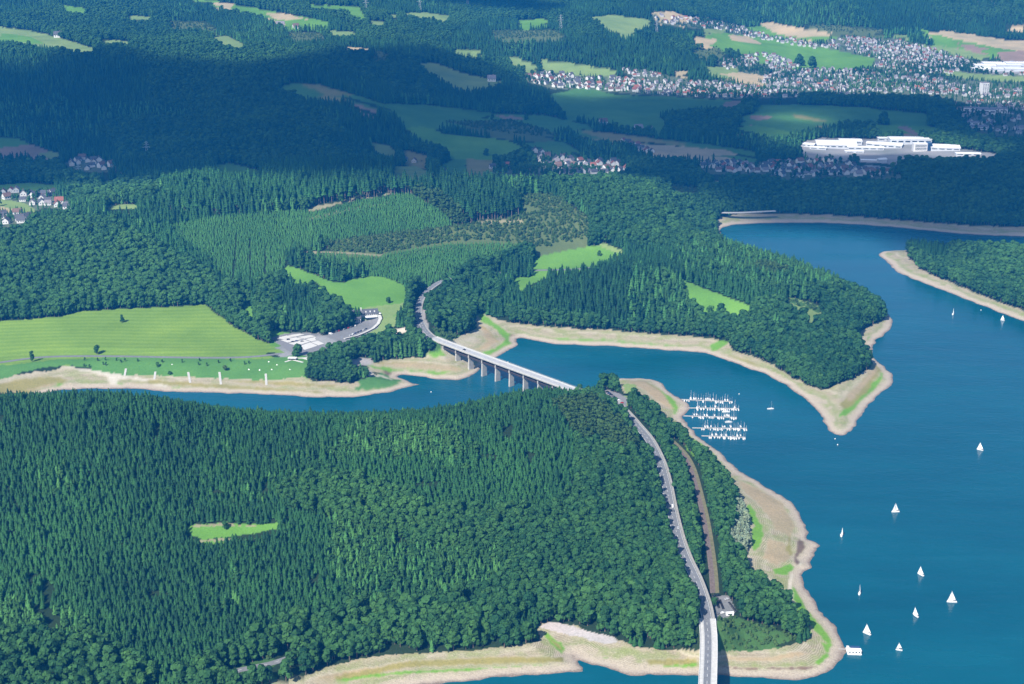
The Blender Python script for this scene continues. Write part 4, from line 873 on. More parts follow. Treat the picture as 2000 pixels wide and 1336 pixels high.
# ------------------------------------------------------------------ trees: one mesh per variety
M_SPRUCE = foliage_material('spruce_needles', (0.005, 0.033, 0.014), (0.037, 0.137, 0.034), through=0.06)
M_LEAF = foliage_material('leaves', (0.009, 0.052, 0.020), (0.058, 0.162, 0.038), through=0.12)
M_YOUNG = foliage_material('young_needles', (0.036, 0.140, 0.042), (0.095, 0.265, 0.066))
M_LARCH = foliage_material('olive_leaves', (0.026, 0.070, 0.022), (0.066, 0.135, 0.036))
M_WILLOW = foliage_material('silver_leaves', (0.13, 0.20, 0.13), (0.28, 0.36, 0.26))
M_BUSH = foliage_material('scrub_leaves', (0.035, 0.085, 0.028), (0.085, 0.165, 0.045))
M_BARK = plain('bark', (0.15, 0.115, 0.085), 0.9, 0.3, 0.8)
M_PALE_BARK = plain('pale_bark', (0.30, 0.235, 0.19), 0.9, 0.25, 0.8)

def spruce_mesh(seed, h=24.0, rad=3.3, tiers=8, bare=0.12, mat=None, bark=None):
    r = random.Random(seed); mb = MB()
    mb.tube((0, 0, -1.5), (0, 0, h * 0.8), 0.32, 0.08, 5, 1)
    for t in range(tiers):
        f = t / (tiers - 1)
        z = h * (bare + (1 - bare) * f)
        rr = rad * (1 - f * 0.90) ** 0.62 * r.uniform(0.86, 1.12)
        top = min(z + h * (1 - bare) / tiers * 1.75, h * (1.0 if f < 0.95 else 1.04))
        k = 9 if f < 0.7 else 6
        off = r.uniform(0, 6.28)
        for i in range(k):                                   # each whorl is a ring of drooping boughs
            a = off + 2 * math.pi * (i + r.uniform(-0.25, 0.25)) / k
            L = rr * r.uniform(0.72, 1.18); wdt = 0.62 * L * 6.28 / k
            ca, sa = math.cos(a), math.sin(a)
            tip = (ca * L, sa * L, z - L * r.uniform(0.18, 0.34))
            l = (ca * L * 0.6 - sa * wdt, sa * L * 0.6 + ca * wdt, z + (top - z) * 0.12)
            q = (ca * L * 0.6 + sa * wdt, sa * L * 0.6 - ca * wdt, z + (top - z) * 0.12)
            mb.add([tip, q, (0, 0, top), l], [(0, 1, 2), (0, 2, 3)], 0)
    return mb.mesh('spruce', [mat or M_SPRUCE, bark or M_BARK])

def leafy_mesh(seed, h=18.0, rad=5.2, lumps=9, leaves=270, mat=None, low=0.22, size=1.25):
    """a crown of leaf sprays scattered over lumps, with gaps between the lumps"""
    r = random.Random(seed); mb = MB()
    mb.tube((0, 0, -1.5), (0, 0, h * 0.6), 0.42, 0.2, 6, 1)
    L = []
    for i in range(lumps):
        a = r.uniform(0, 6.28); f = r.random()
        zc = h * (low + (0.86 - low) * f); sp = rad * (0.78 - 0.42 * f)
        c = Vector((math.cos(a) * sp * r.uniform(0.35, 1), math.sin(a) * sp * r.uniform(0.35, 1), zc))
        L.append((c, rad * r.uniform(0.34, 0.52)))
    L.append((Vector((r.uniform(-.6, .6), r.uniform(-.6, .6), h * 0.86)), rad * 0.42))
    L.append((Vector((0, 0, h * 0.55)), rad * 0.6))
    for c, q in L[:4]:
        mb.tube((0, 0, h * 0.3), c, 0.18, 0.06, 4, 1)
    for i in range(leaves):
        c, q = L[i % len(L)]
        d = Vector((r.gauss(0, 1), r.gauss(0, 1), r.gauss(0.35, 0.9))).normalized()
        p = c + Vector((d.x, d.y, d.z * 0.85)) * q * r.uniform(0.8, 1.08)
        nrm = (d + Vector((r.uniform(-.5, .5), r.uniform(-.5, .5), r.uniform(-.1, .7)))).normalized()
        u = nrm.orthogonal().normalized(); w = nrm.cross(u)
        t = r.uniform(0, 6.28); u, w = u * math.cos(t) + w * math.sin(t), w * math.cos(t) - u * math.sin(t)
        s = size * r.uniform(0.6, 1.25)
        mb.add([p - u * s - w * s * .55, p + u * s * .8 - w * s * .8, p + u * s + w * s * .6, p - u * s * .7 + w * s * .9], [(0, 1, 2, 3)], 0)
    return mb.mesh('leafy', [mat or M_LEAF, M_BARK])

KINDS = {
    'spruce': [spruce_mesh(i, 14.5 + i % 3 * 1.4, 3.25 + 0.3 * (i % 2), 7) for i in range(5)],
    'leafy': [leafy_mesh(20 + i, 17 + i % 3, 5.0 + 0.3 * (i % 2)) for i in range(5)],
    'young': [spruce_mesh(40 + i, 11, 2.1, 6, 0.06, M_YOUNG) for i in range(3)],
    'pine': [spruce_mesh(50 + i, 24, 3.7, 6, 0.48, M_SPRUCE, M_PALE_BARK) for i in range(3)],
    'larch': [leafy_mesh(60 + i, 14, 3.6, 7, 150, M_LARCH, 0.15, 1.0) for i in range(3)],
    'mixed': [spruce_mesh(70, 18, 3.3, 8, 0.1, M_YOUNG), leafy_mesh(71, 17, 4.4), spruce_mesh(72, 19, 3.2, 8, 0.1, M_LEAF)],
    'bush': [leafy_mesh(80 + i, 4.2, 2.3, 6, 90, M_BUSH, 0.05, 0.75) for i in range(3)],
    'willow': [leafy_mesh(90 + i, 13, 3.6, 8, 240, M_WILLOW, 0.1, 0.9) for i in range(2)],
}
TREE_H = {'spruce': 16, 'leafy': 17, 'young': 10, 'pine': 24, 'larch': 13, 'mixed': 19, 'bush': 3, 'willow': 12}
CODE = {1: 'spruce', 2: 'leafy', 3: 'young', 4: 'pine', 5: 'bush', 7: 'willow', 8: 'mixed', 9: 'larch'}

def plant_positions(d0, d1, step, side=0.47):
    ys = np.arange(d0, d1, step); out = []
    half = side * d1
    xs = np.arange(-half, half, step)
    X, Y = np.meshgrid(xs, ys)
    X = X + RNG.uniform(-0.46, 0.46, X.shape) * step + (np.arange(len(ys)) % 2)[:, None] * step * 0.5
    Y = Y + RNG.uniform(-0.46, 0.46, X.shape) * step
    m = np.abs(X) < side * Y + 40
    return X[m], Y[m]

def _clear_under(path, hw):
    return (np.array([p.x for p in path]), np.array([p.y for p in path]), None, hw)
BRIDGE_CLEAR = [_clear_under(near_bridge, 7.5), _clear_under(far_bridge[6:], 6.0)]
TREES = {k: [] for k in KINDS}          # kind -> list of arrays (x, y, z, size, turn, tint)
def sow(d0, d1, step, size, far=False, low=1.0):
    x, y = plant_positions(d0, d1, step)
    d = shore_dist(x, y)
    m = d > 9
    x, y, d = x[m], y[m], d[m]
    for xs, ys, zs, hw in ROADS + BRIDGE_CLEAR:       # keep the roads clear
        b = np.full(len(x), 1e12)
        for i in range(len(xs) - 1):
            d2, _ = seg_dist2(x, y, xs[i], ys[i], xs[i + 1], ys[i + 1]); np.minimum(b, d2, out=b)
        m = b > (hw + 3.0) ** 2
        x, y, d = x[m], y[m], d[m]
    z = height(x, y)
    px, py, dep = project(x, y, z)
    wood = lookup(WOOD_MAP, px, py)
    auto = np.where(fbm(x, y, 330, 61, 3) > np.where(y > 2600, 0.02, 0.16), 2, np.where(fbm(x, y, 210, 62, 2) > 0.2, 8, 1))
    auto = np.where(y < 1640, np.where(fbm(x, y, 120, 68, 2) > 0.42, 8, 1), auto)      # the near hill is planted spruce
    wood = np.where(wood == 0, auto, wood)
    ncode = vnoise(x, y, 60, 63) + RNG.uniform(-0.35, 0.35, len(x))
    wood = np.where((wood == 1) & (ncode > 0.62), 8, wood)
    wood = np.where((wood == 2) & (ncode > 0.66) & (y < 2400), 8, wood)
    cov = lookup(COVER_MAP, px, py)
    th = np.array([TREE_H.get(CODE.get(i, 'spruce'), 20) for i in range(10)], float)[wood] * size * np.where((wood == 1) | (wood == 8), low, 1.0)
    blocked = cov > 0
    for f in (0.35, 0.68, 0.92):                      # nor may a tree hide open land that lies open in the photograph
        _, pyt, _ = project(x, y, z + th * f)
        ct = lookup(COVER_MAP, px, pyt)
        blocked |= (ct > 0)
    for f in (0.3, 0.6, 0.92):
        _, pyt, _ = project(x, y, z + th * f); blocked |= lookup(ROAD_MAP, px, pyt) > 0
    blocked |= (vnoise(x, y, 17, 71) > 0.40) & (y < 2700)      # small natural gaps
    side = 4.2 * size * FOC / dep                       # wide crowns keep off the open ground beside them
    for sg in (-1, 1):
        _, pyt, _ = project(x, y, z + th * 0.5)
        blocked |= (wood == 2) & (lookup(COVER_MAP, px + sg * side, pyt) == CN.index('shore'))
    bushy = (cov == CN.index('cutover')) | (cov == CN.index('scrub'))
    rnd = RNG.random(len(x))
    gap = lookup(GAP_MAP, px, py) > 0
    for f in (0.4, 0.8):
        _, pyt, _ = project(x, y, z + th * f); gap |= lookup(GAP_MAP, px, pyt) > 0
    clump = vnoise(x, y, 38, 66) + 0.5
    town = (cov == CN.index('urban')) & (rnd < np.where(y > 3500, 0.26 + 0.45 * (clump > 0.62), 0.06 + 0.25 * (clump > 0.68)))
    lone_bush = bushy & (rnd < 0.62)
    ok = (~blocked & ~gap & (wood != 3)) | town | (lone_bush & ~gap)
    tint = np.clip(0.42 + vnoise(x, y, 45, 64) * 0.45 + vnoise(x, y, 140, 65) * 0.5 + vnoise(x, y, 520, 67) * 0.5 + RNG.normal(0, 0.20, len(x)), 0.0, 1.0)
    sc = size * (1 + RNG.normal(0, 0.17, len(x))).clip(0.55, 1.5)
    turn = RNG.uniform(0, 6.28, len(x))
    for code, kind in CODE.items():
        if kind == 'bush':
            m = ok & lone_bush
        else:
            m = ok & (wood == code) & ~lone_bush
        if kind == 'bush' and not far:
            pass
        if kind == 'leafy' and y.max() < 1720:            # broadleaf crowns are wider and stand further apart
            m = m & (rnd < np.where(y < 1090, 0.45, 0.80))
        s2 = np.where(town[m], 0.62, np.where(y[m] < 1090, 1.4, 1.08) if kind == 'leafy' and y.max() < 1720 else 1.0)
        if m.any():
            TREES[kind].append(np.stack([x[m], y[m], z[m], sc[m] * s2, turn[m], tint[m], np.full(m.sum(), low if kind in ('spruce', 'mixed') else 1.0)], 1))
sow(760, 1250, 3.7, 0.72, low=0.78)
sow(1250, 1700, 3.9, 0.75, low=0.80)
sow(1700, 2600, 5.6, 1.12)
sow(2600, 3700, 7.0, 1.12, True)
sow(3700, 5300, 8.4, 1.0, True)
sow(5300, 7600, 20.0, 1.8, True)
# willows, bushes and plantations stand closer
def sow_extra(kind, code, d0, d1, step, size, prob=1.0):
    x, y = plant_positions(d0, d1, step)
    m = shore_dist(x, y) > 9
    x, y = x[m], y[m]
    z = height(x, y); px, py, dep = project(x, y, z)
    m = (lookup(WOOD_MAP, px, py) == code) & (RNG.random(len(x)) < prob) & (lookup(GAP_MAP, px, py) == 0)
    cov = lookup(COVER_MAP, px, py)
    if kind != 'bush':
        m &= cov == 0
        _, pyt, _ = project(x, y, z + TREE_H[kind] * size * 0.8)
        m &= (lookup(COVER_MAP, px, pyt) == 0) & (lookup(GAP_MAP, px, pyt) == 0)
    x, y, z = x[m], y[m], z[m]
    if len(x):
        tint = np.clip(0.5 + vnoise(x, y, 40, 64) * 0.6 + RNG.normal(0, 0.18, len(x)), 0, 1)
        TREES[kind].append(np.stack([x, y, z, size * RNG.uniform(0.7, 1.25, len(x)), RNG.uniform(0, 6.28, len(x)), tint, np.ones(len(x))], 1))
sow_extra('young', 3, 1900, 2500, 3.1, 0.55)
sow_extra('bush', 5, 1900, 2500, 5.0, 0.95, 0.55)
sow_extra('willow', 7, 1000, 1400, 5.0, 0.8)

def scatter_nodes(col):
    ng = bpy.data.node_groups.new('planting', 'GeometryNodeTree')
    ng.interface.new_socket('Geometry', in_out='INPUT', socket_type='NodeSocketGeometry')
    ng.interface.new_socket('Geometry', in_out='OUTPUT', socket_type='NodeSocketGeometry')
    gi = ng.nodes.new('NodeGroupInput'); go = ng.nodes.new('NodeGroupOutput')
    iop = ng.nodes.new('GeometryNodeInstanceOnPoints'); ci = ng.nodes.new('GeometryNodeCollectionInfo')
    ci.inputs['Collection'].default_value = col
    ci.inputs['Separate Children'].default_value = True; ci.inputs['Reset Children'].default_value = True
    iop.inputs['Pick Instance'].default_value = True
    def na(name, t):
        q = ng.nodes.new('GeometryNodeInputNamedAttribute'); q.data_type = t; q.inputs[0].default_value = name
        return q.outputs[0]
    cx = ng.nodes.new('ShaderNodeCombineXYZ'); ng.links.new(na('turn', 'FLOAT'), cx.inputs[2])
    cs = ng.nodes.new('ShaderNodeCombineXYZ')
    for i in range(2):
        ng.links.new(na('size', 'FLOAT'), cs.inputs[i])
    ng.links.new(na('rise', 'FLOAT'), cs.inputs[2])
    ng.links.new(gi.outputs[0], iop.inputs['Points']); ng.links.new(ci.outputs[0], iop.inputs['Instance'])
    ng.links.new(na('variety', 'INT'), iop.inputs['Instance Index'])
    ng.links.new(cx.outputs[0], iop.inputs['Rotation']); ng.links.new(cs.outputs[0], iop.inputs['Scale'])
    ng.links.new(iop.outputs[0], go.inputs[0])
    return ng

STUFF_NAMES = {'spruce': ('spruce_forest', 'dense dark green spruce forest covering the hills'), 'leafy': ('broadleaf_forest', 'rounded green broadleaf forest on the hillsides and shores'), 'young': ('young_plantation', 'light green young conifer plantation on the hillside'),
               'pine': ('tall_conifer_forest', 'tall conifer stand with bare pale trunks along the hilltop'), 'larch': ('olive_woodland', 'olive brown low woodland on the hill flank'), 'mixed': ('mixed_forest', 'lighter mixed forest of conifers and broadleaf trees'),
               'bush': ('scrub_vegetation', 'low scattered bushes on the cleared hillside'), 'willow': ('willow_foliage', 'silver grey willow thicket behind the shore meadow')}
SINGLE_LABELS = {'spruce': ('spruce_tree', 'spruce in the dense forest on the hill below the clearing', 'tree', 'spruces at the foot of the big spruce hill'),
                 'leafy': ('broadleaf_tree', 'broadleaf tree in the wood above the front shore', 'tree', 'broadleaf trees above the shore by the road bridge')}
def plant(kind):
    A_ = np.concatenate(TREES[kind]) if TREES[kind] else np.zeros((0, 7))
    meshes = KINDS[kind]
    var = RNG.integers(0, len(meshes), len(A_))
    if kind in SINGLE_LABELS:
        px, py, dep = project(A_[:, 0], A_[:, 1], A_[:, 2] + 8)
        seen = (px > 5) & (px < 1995) & (py > 5) & (py < 1325)
        order = np.argsort(np.where(seen, dep, 1e9))[:300]
        nm, lab, cat, grp = SINGLE_LABELS[kind]
        for i in order:
            x, y, z, s, t, ti, lw = A_[i]
            o = link(nm, meshes[var[i]])
            o.location = (x, y, z); o.rotation_euler = (0, 0, t); o.scale = (s, s, s * lw)
            o['tint'] = float(ti)
            size_w = 'tall' if s * meshes[var[i]].vertices[0].co.z > -99 and s > 1.02 * np.median(A_[:, 3]) else 'shorter'
            hue = 'dark' if ti < .3 else ('pale' if ti > .58 else 'mid')
            tag(o, '%s %s green %s' % (size_w, hue, lab), cat, grp)
        keep = np.ones(len(A_), bool); keep[order] = False
        A_, var = A_[keep], var[keep]
    if not len(A_):
        return
    col = bpy.data.collections.new(kind + '_varieties')
    for i, me in enumerate(meshes):
        o = bpy.data.objects.new('%s_variety_%02d' % (kind, i), me); col.objects.link(o)
    me = bpy.data.meshes.new(kind + '_points')
    me.vertices.add(len(A_)); me.vertices.foreach_set('co', A_[:, :3].ravel())
    for nm, data, ty in (('size', A_[:, 3], 'FLOAT'), ('rise', A_[:, 3] * A_[:, 6], 'FLOAT'), ('turn', A_[:, 4], 'FLOAT'), ('tint', A_[:, 5], 'FLOAT'), ('variety', var, 'INT')):
        a = me.attributes.new(nm, ty, 'POINT'); a.data.foreach_set('value', np.ascontiguousarray(data))
    nm, lab = STUFF_NAMES[kind]
    o = link(nm, me)
    md = o.modifiers.new('planting', 'NODES'); md.node_group = scatter_nodes(col)
    tag(o, lab, kind='stuff')
    print('PLANTED', kind, len(A_))
for k_ in KINDS:
    plant(k_)

# ------------------------------------------------------------------ roads, railway, markings
M_ASPH = plain('asphalt_road', (0.17, 0.175, 0.185), 0.9, 0.16, 0.25)
M_WALK = plain('pale_concrete', (0.50, 0.49, 0.46), 0.85, 0.12, 0.3)
M_FOOT = plain('worn_footway', (0.30, 0.29, 0.265), 0.9, 0.15, 0.3)
M_LIGHTROAD = plain('pale_bridge_asphalt', (0.36, 0.365, 0.37), 0.85, 0.1, 0.2)  # paler roadway for the two-level bridge
M_CONC = plain('bridge_concrete', (0.40, 0.385, 0.35), 0.85, 0.2, 0.22)
M_WHITE = plain('white_paint', (0.80, 0.80, 0.78), 0.5, 0.04, 0.5)
M_MARK = plain('road_marking', (0.72, 0.72, 0.70), 0.7, 0.1, 0.8)
M_STEEL = plain('dark_steel', (0.055, 0.045, 0.05), 0.55, 0.2, 0.4, 0.3)
M_BALLAST = plain('rail_ballast', (0.16, 0.125, 0.11), 0.95, 0.25, 0.5)
M_TRACKGRASS = plain('dry_verge', (0.155, 0.145, 0.075), 0.95, 0.25, 0.3)
M_RAIL = plain('rail_steel', (0.23, 0.16, 0.13), 0.5, 0.15, 1.0, 0.5)
M_GLASS = plain('window_glass', (0.03, 0.045, 0.06), 0.15, 0.1, 1.0)
M_TYRE = plain('tyre_rubber', (0.02, 0.02, 0.02), 0.8, 0.1, 1.0)

def drape(path, lift=0.12):
    return [Vector((p.x, p.y, p.z + lift)) for p in path]

def dashes(mb, path, off, w, dash, gap, dz):
    acc, i = 0.0, 0
    pos = []
    for a, b in zip(path[:-1], path[1:]):
        L = (b - a).length; t = 0.0
        while acc + (L - t) >= dash + gap:
            t += dash + gap - acc; acc = 0
            pos.append((a + (b - a) * min(t / L, 1), (b - a).normalized()))
        acc += L - t
    for p, d in pos:
        mb.ribbon([p, p + d * dash], off - w / 2, off + w / 2, dz)

def build_road(path, name, label, lanes, walk=None, line=True, edge=False, mat=None):
    mb = MB(); mb.ribbon(drape(path), lanes[0], lanes[1], 0.0, 0.4)
    o = tag(mb.build(name, mat or M_ASPH), label, kind='structure')
    if walk:
        mb = MB(); mb.ribbon(drape(path), walk[0], walk[1], 0.12, 0.5)
        mb.build('footway', M_FOOT, o)
    if line or edge:
        mb = MB()
        if line:
            dashes(mb, drape(path), (lanes[0] + lanes[1]) / 2, 0.22, 4, 6, 0.012)
        if edge:
            for e in (lanes[0] + 0.35, lanes[1] - 0.35):
                mb.ribbon(drape(path), e - 0.12, e + 0.12, 0.012)
        tag(mb.build('lane_marking', M_MARK, o), kind='stuff')
    return o

build_road(main_road, 'road', 'grey two-lane road curving through the wood from the bridge', (-4.6, 4.0), (4.3, 6.6), True, True)
build_road(curve_road, 'road', 'grey road bending uphill from the far end of the long bridge', (-4.2, 3.6), (3.8, 5.2), True, True)
build_road(valley_road, 'road', 'short stretch of pale road crossing the valley meadow', (-3.4, 3.4), None, False)
build_road(shore_road, 'road', 'narrow grey road between the mown meadow and the lakeside lawn', (-2.9, 2.9), None, False)
build_road(lower_road, 'road', 'grey road glimpsed between trees above the shore', (-3.2, 3.2), None, True)
build_road(shore_hill_road, 'road', 'pale road above the far lake shore', (-4, 4), (-6, -4.2), False, mat=M_WALK)

mb = MB(); mb.ribbon(drape(railway), -2.9, 1.7, 0.0, 0.4)
rail = tag(mb.build('railway', M_BALLAST), 'single railway track on brown ballast in the wood', kind='structure')
mb = MB(); mb.ribbon(drape(railway), 1.75, 5.0, 0.02, 0.4); mb.build('verge', M_TRACKGRASS, rail)
for off in (-1.32, 0.12):
    mb = MB(); mb.ribbon(drape(railway), off - 0.09, off + 0.09, 0.2, 0.16); mb.build('rail', M_RAIL, rail)

# ------------------------------------------------------------------ the two bridges
def along(path, s):
    for a, b in zip(path[:-1], path[1:]):
        L = (b - a).length
        if s <= L:
            return a + (b - a) * (s / L), (b - a).normalized()
        s -= L
    return path[-1].copy(), (path[-1] - path[-2]).normalized()
def length(path):
    return sum((b - a).length for a, b in zip(path[:-1], path[1:]))

def build_bridge(path, label, road, walks, piers, rail_deck, pier_w):
    t = empty('road_bridge', path[0])
    t.location = (0, 0, 0)
    tag(t, label, 'bridge')
    w0, w1 = walks
    mb = MB(); mb.ribbon(path, w0 + 0.6, w1 - 0.6, -0.30, 1.7); mb.build('deck', M_CONC, t)
    mb = MB(); mb.ribbon(path, road[0], road[1], -0.02, 0.22); r = mb.build('roadway', M_ASPH if rail_deck is None else M_LIGHTROAD, t)
    mb = MB(); dashes(mb, path, (road[0] + road[1]) / 2, 0.22, 4, 6, 0.0)
    for e in (road[0] + 0.3, road[1] - 0.3):
        mb.ribbon(path, e - 0.1, e + 0.1, 0.0)
    tag(mb.build('lane_marking', M_MARK, r), kind='stuff')
    for a, b in ((w0 + 0.45, road[0]), (road[1], w1 - 0.45)):
        mb = MB(); mb.ribbon(path, a, b, 0.12, 0.38); mb.build('walkway', M_WALK, t)
    for a, b in ((w0, w0 + 0.42), (w1 - 0.42, w1)):
        mb = MB(); mb.ribbon(path, a, b, 0.30, 1.1); p = mb.build('parapet', M_WHITE if rail_deck is None else M_WALK, t)
        n_ = int(length(path) / 4); mb2 = MB()
        q = [along(path, 4 * i) for i in range(n_)]
        for c, d in q:
            sd = Vector((d.y, -d.x, 0)) * ((a + b) / 2)
            mb2.box((c.x + sd.x, c.y + sd.y, c.z + 0.8), (0.12, 0.12, 1.0))
        top = [Vector((c.x, c.y, c.z + 1.3)) for c, d in q]
        mb2.ribbon(top, (a + b) / 2 - 0.08, (a + b) / 2 + 0.08, 0.06, 0.12)
        tag(mb2.build('railing', M_CONC, p), kind='stuff')
    if rail_deck is not None:
        zz = rail_deck
        lo = [Vector((p.x, p.y, zz)) for p in path]
        mb = MB(); mb.ribbon(lo, -2.7, 2.7, 0.0, 0.9); b_ = mb.build('rail_deck', M_STEEL, t)
        for e in (-2.9, 2.9):
            mb = MB(); mb.ribbon(lo, e - 0.25, e + 0.25, 0.7, 1.9); mb.build('girder', M_STEEL, b_)
        mb = MB(); mb.ribbon(lo, -1.9, 1.9, 0.1, 0.1); mb.build('track_bed', M_BALLAST, b_)
        for off in (-0.72, 0.72):
            mb = MB(); mb.ribbon(lo, off - 0.08, off + 0.08, 0.24, 0.14); mb.build('rail', M_RAIL, b_)
    for s in piers:
        c, d = along(path, s)
        rz = math.atan2(d.y, d.x)
        gz = min(h1(c.x, c.y), 3) - 2.0
        top = (rail_deck - 0.9) if rail_deck is not None else c.z - 2.0
        mb = MB(); mb.box((c.x, c.y, (gz + top) / 2), (3.0, pier_w, top - gz), rz, 0, (0.62, 0.84))
        p = mb.build('pier', M_CONC, t)
        if rail_deck is not None:
            for sgn in (-1, 1):
                sx, sy = d.y * 3.6 * sgn, -d.x * 3.6 * sgn
                mb = MB(); mb.box((c.x + sx, c.y + sy, (top + c.z - 2.0) / 2), (1.5, 1.1, c.z - 2.0 - top), rz); mb.build('column', M_STEEL if sgn > 0 else M_CONC, p)
            mb = MB(); mb.box((c.x, c.y, c.z - 2.35), (1.6, 11.6, 0.7), rz); mb.build('crossbeam', M_STEEL, p)
    return t
L2 = length(far_bridge)
far_b = build_bridge(far_bridge, 'long two-level bridge with road above railway on tall concrete piers', (-3.9, 3.4), (-6.6, 6.6), [L2 - 26 * i - 26 for i in range(11)], 18.8, 8.2)
c, d = along(far_bridge, L2 - 3)
mb = MB(); mb.box((c.x, c.y, 17.0), (9, 14, 14), math.atan2(d.y, d.x)); mb.build('abutment', M_WALK, far_b)
near_b = build_bridge(near_bridge, 'curved road bridge with white parapets crossing the bay mouth', (-3.7, 2.7), (-7.0, 7.0), [30, 75, 118, 150], None, 8.0)
c, d = along(near_bridge, length(near_bridge) - 8)
mb = MB(); mb.box((c.x, c.y, 17.5), (14, 12.4, 13), math.atan2(d.y, d.x)); mb.build('abutment', M_CONC, near_b)

# ------------------------------------------------------------------ vehicles
CAR_PAINT = {'black': (0.015, 0.016, 0.018), 'white': (0.75, 0.75, 0.74), 'silver': (0.45, 0.46, 0.47), 'dark blue': (0.02, 0.04, 0.12), 'red': (0.36, 0.025, 0.02), 'grey': (0.14, 0.145, 0.15)}
def car_proto(colour, van=False):
    t = empty('car' if not van else 'van', (0, 0, -500))
    L, Wd, H = (4.4, 1.8, 1.45) if not van else (5.4, 2.0, 2.3)
    prof = [(-L / 2, .35), (-L / 2, .85), (-L / 2 + .25, .98), (-L * .30, 1.0), (-L * .20, H), (L * .16, H), (L * .30, .98), (L / 2 - .15, .82), (L / 2, .6), (L / 2, .35)]
    if van:
        prof = [(-L / 2, .35), (-L / 2, 2.1), (-L / 2 + .15, H), (-L * .1, H), (L * .22, H), (L * .36, 1.25), (L / 2 - .1, 1.0), (L / 2, .8), (L / 2, .35)]
    mb = MB(); n_ = len(prof)
    vs = [(x, -Wd / 2 * (1 if z < 1.05 else .82), z) for x, z in prof] + [(x, Wd / 2 * (1 if z < 1.05 else .82), z) for x, z in prof]
    mb.add(vs, [tuple(range(n_)), tuple(range(2 * n_ - 1, n_ - 1, -1))] + [(i, n_ + i, n_ + (i + 1) % n_, (i + 1) % n_) for i in range(n_)])
    mb.build('body', plain('car paint ' + colour, CAR_PAINT[colour], 0.3, 0.05), t)
    mb = MB()
    z0, z1 = (1.02, H - .1) if not van else (1.3, 1.95)
    xa, xb = (-L * .27, L * .25) if not van else (L * .05, L * .33)
    for s in (-1, 1):
        mb.add([(xa, s * (Wd / 2 * .93), z0), (xb, s * (Wd / 2 * .93), z0), (xb - .55, s * (Wd / 2 * .84), z1), (xa + .3, s * (Wd / 2 * .84), z1)], [(0, 1, 2, 3)])
    fx0, fx1 = prof[6 if not van else 5], prof[5 if not van else 4]
    mb.add([(fx0[0] + .02, -Wd * .4, fx0[1] + .05), (fx0[0] + .02, Wd * .4, fx0[1] + .05), (fx1[0] + .06, Wd * .36, fx1[1] - .05), (fx1[0] + .06, -Wd * .36, fx1[1] - .05)], [(0, 1, 2, 3)])
    if not van:
        mb.add([(-L * .30 - .03, -Wd * .4, 1.04), (-L * .30 - .03, Wd * .4, 1.04), (-L * .20 - .04, Wd * .36, H - .06), (-L * .20 - .04, -Wd * .36, H - .06)], [(0, 1, 2, 3)])
    mb.build('window', M_GLASS, t)
    for x in (-L * .31, L * .31):
        for s in (-1, 1):
            mb = MB(); mb.tube((x, s * (Wd / 2 - .2), .33), (x, s * (Wd / 2 + .02), .33), .33, .33, 8); mb.build('wheel', M_TYRE, t)
    return t
CARS = {c_: car_proto(c_) for c_ in CAR_PAINT}
VAN = car_proto('white', True)
used_cars = set()
def put_car(colour, x, y, z, rz, label, group=None, van=False):
    key = ('van' if van else colour)
    src = VAN if van else CARS[colour]
    if key in used_cars:
        o = copy_thing(src, (x, y, z), rz)
    else:
        used_cars.add(key); o = src; o.location = (x, y, z); o.rotation_euler = (0, 0, rz)
    tag(o, label, 'van' if van else 'car', group)
    return o
def on_path(path, px, py, off):
    """the point of a road nearest to where the pixel shows it"""
    best = min(range(len(path)), key=lambda i: (lambda q: (q[0] - px) ** 2 + (q[1] - py) ** 2)(project(*path[i])[:2]))
    i = min(best, len(path) - 2)
    d = (path[i + 1] - path[i]).normalized(); sd = Vector((d.y, -d.x, 0))
    p = path[best] + sd * off
    return p, math.atan2(d.y, d.x)
for px, py, off, flip, colour, van, lab in (
        (1303, 982, -2.6, 1, 'black', False, 'black car driving on the wooded road level with the grass triangle'), (1315, 990, 1.6, 0, 'white', True, 'white van driving on the wooded road just ahead of a dark car'),
        (1314, 999, 1.5, 0, 'grey', False, 'grey car following the white van on the wooded road'), (1321, 1034, 2.0, 0, 'silver', False, 'silver car on the wooded road where the footway bends'),
        (1331, 1101, -2.4, 1, 'dark blue', False, 'dark blue car on the wooded road halfway to the bridge'), (1356, 1146, -2.2, 1, 'black', False, 'black car coming up the road just before the bridge'),
        (1297, 930, -2.5, 1, 'grey', False, 'grey car on the wooded road beside the start of the railway cutting')):
    p, rz = on_path(main_road, px, py, off)
    put_car(colour, p.x, p.y, p.z + 0.13, rz + math.pi * flip, lab, None, van)
for i, (px, py) in enumerate(((1289, 905), (1290, 920), (1291, 938), (1293, 950), (1296, 965))):
    p, rz = on_path(main_road, px, py, -5.9)
    put_car(['black', 'silver', 'dark blue', 'grey', 'white'][i], p.x, p.y, p.z + 0.0, rz, '%s car parked beside the wooded road, %s from the top of the row' % (['black', 'silver', 'dark blue', 'grey', 'white'][i], words_for(i)), 'cars parked along the wooded road')
p, rz = on_path(far_bridge, 908, 684, -1.8)
put_car('black', p.x, p.y, p.z, rz, 'black car crossing the long two-level bridge')
for i in range(13):
    p, rz = on_path(curve_road, 822 + (0 if i > 5 else 4), 640 - i * 4.4, -6.0)
    cname = ['black', 'grey', 'dark blue', 'black', 'silver', 'black', 'red', 'grey', 'black', 'dark blue', 'white', 'black', 'grey'][i]
    q = curve_road[min(3 + i * 1, len(curve_road) - 2)]; d = (curve_road[min(4 + i, len(curve_road) - 1)] - q).normalized()
    x, y = q.x - d.y * 7.0, q.y + d.x * 7.0
    put_car(cname, x, y, q.z - 0.05, math.atan2(d.y, d.x) + 1.2, '%s car in the lay-by of the bending road, %s counted from the bridge' % (cname, words_for(i)), 'cars in the lay-by beyond the long bridge')

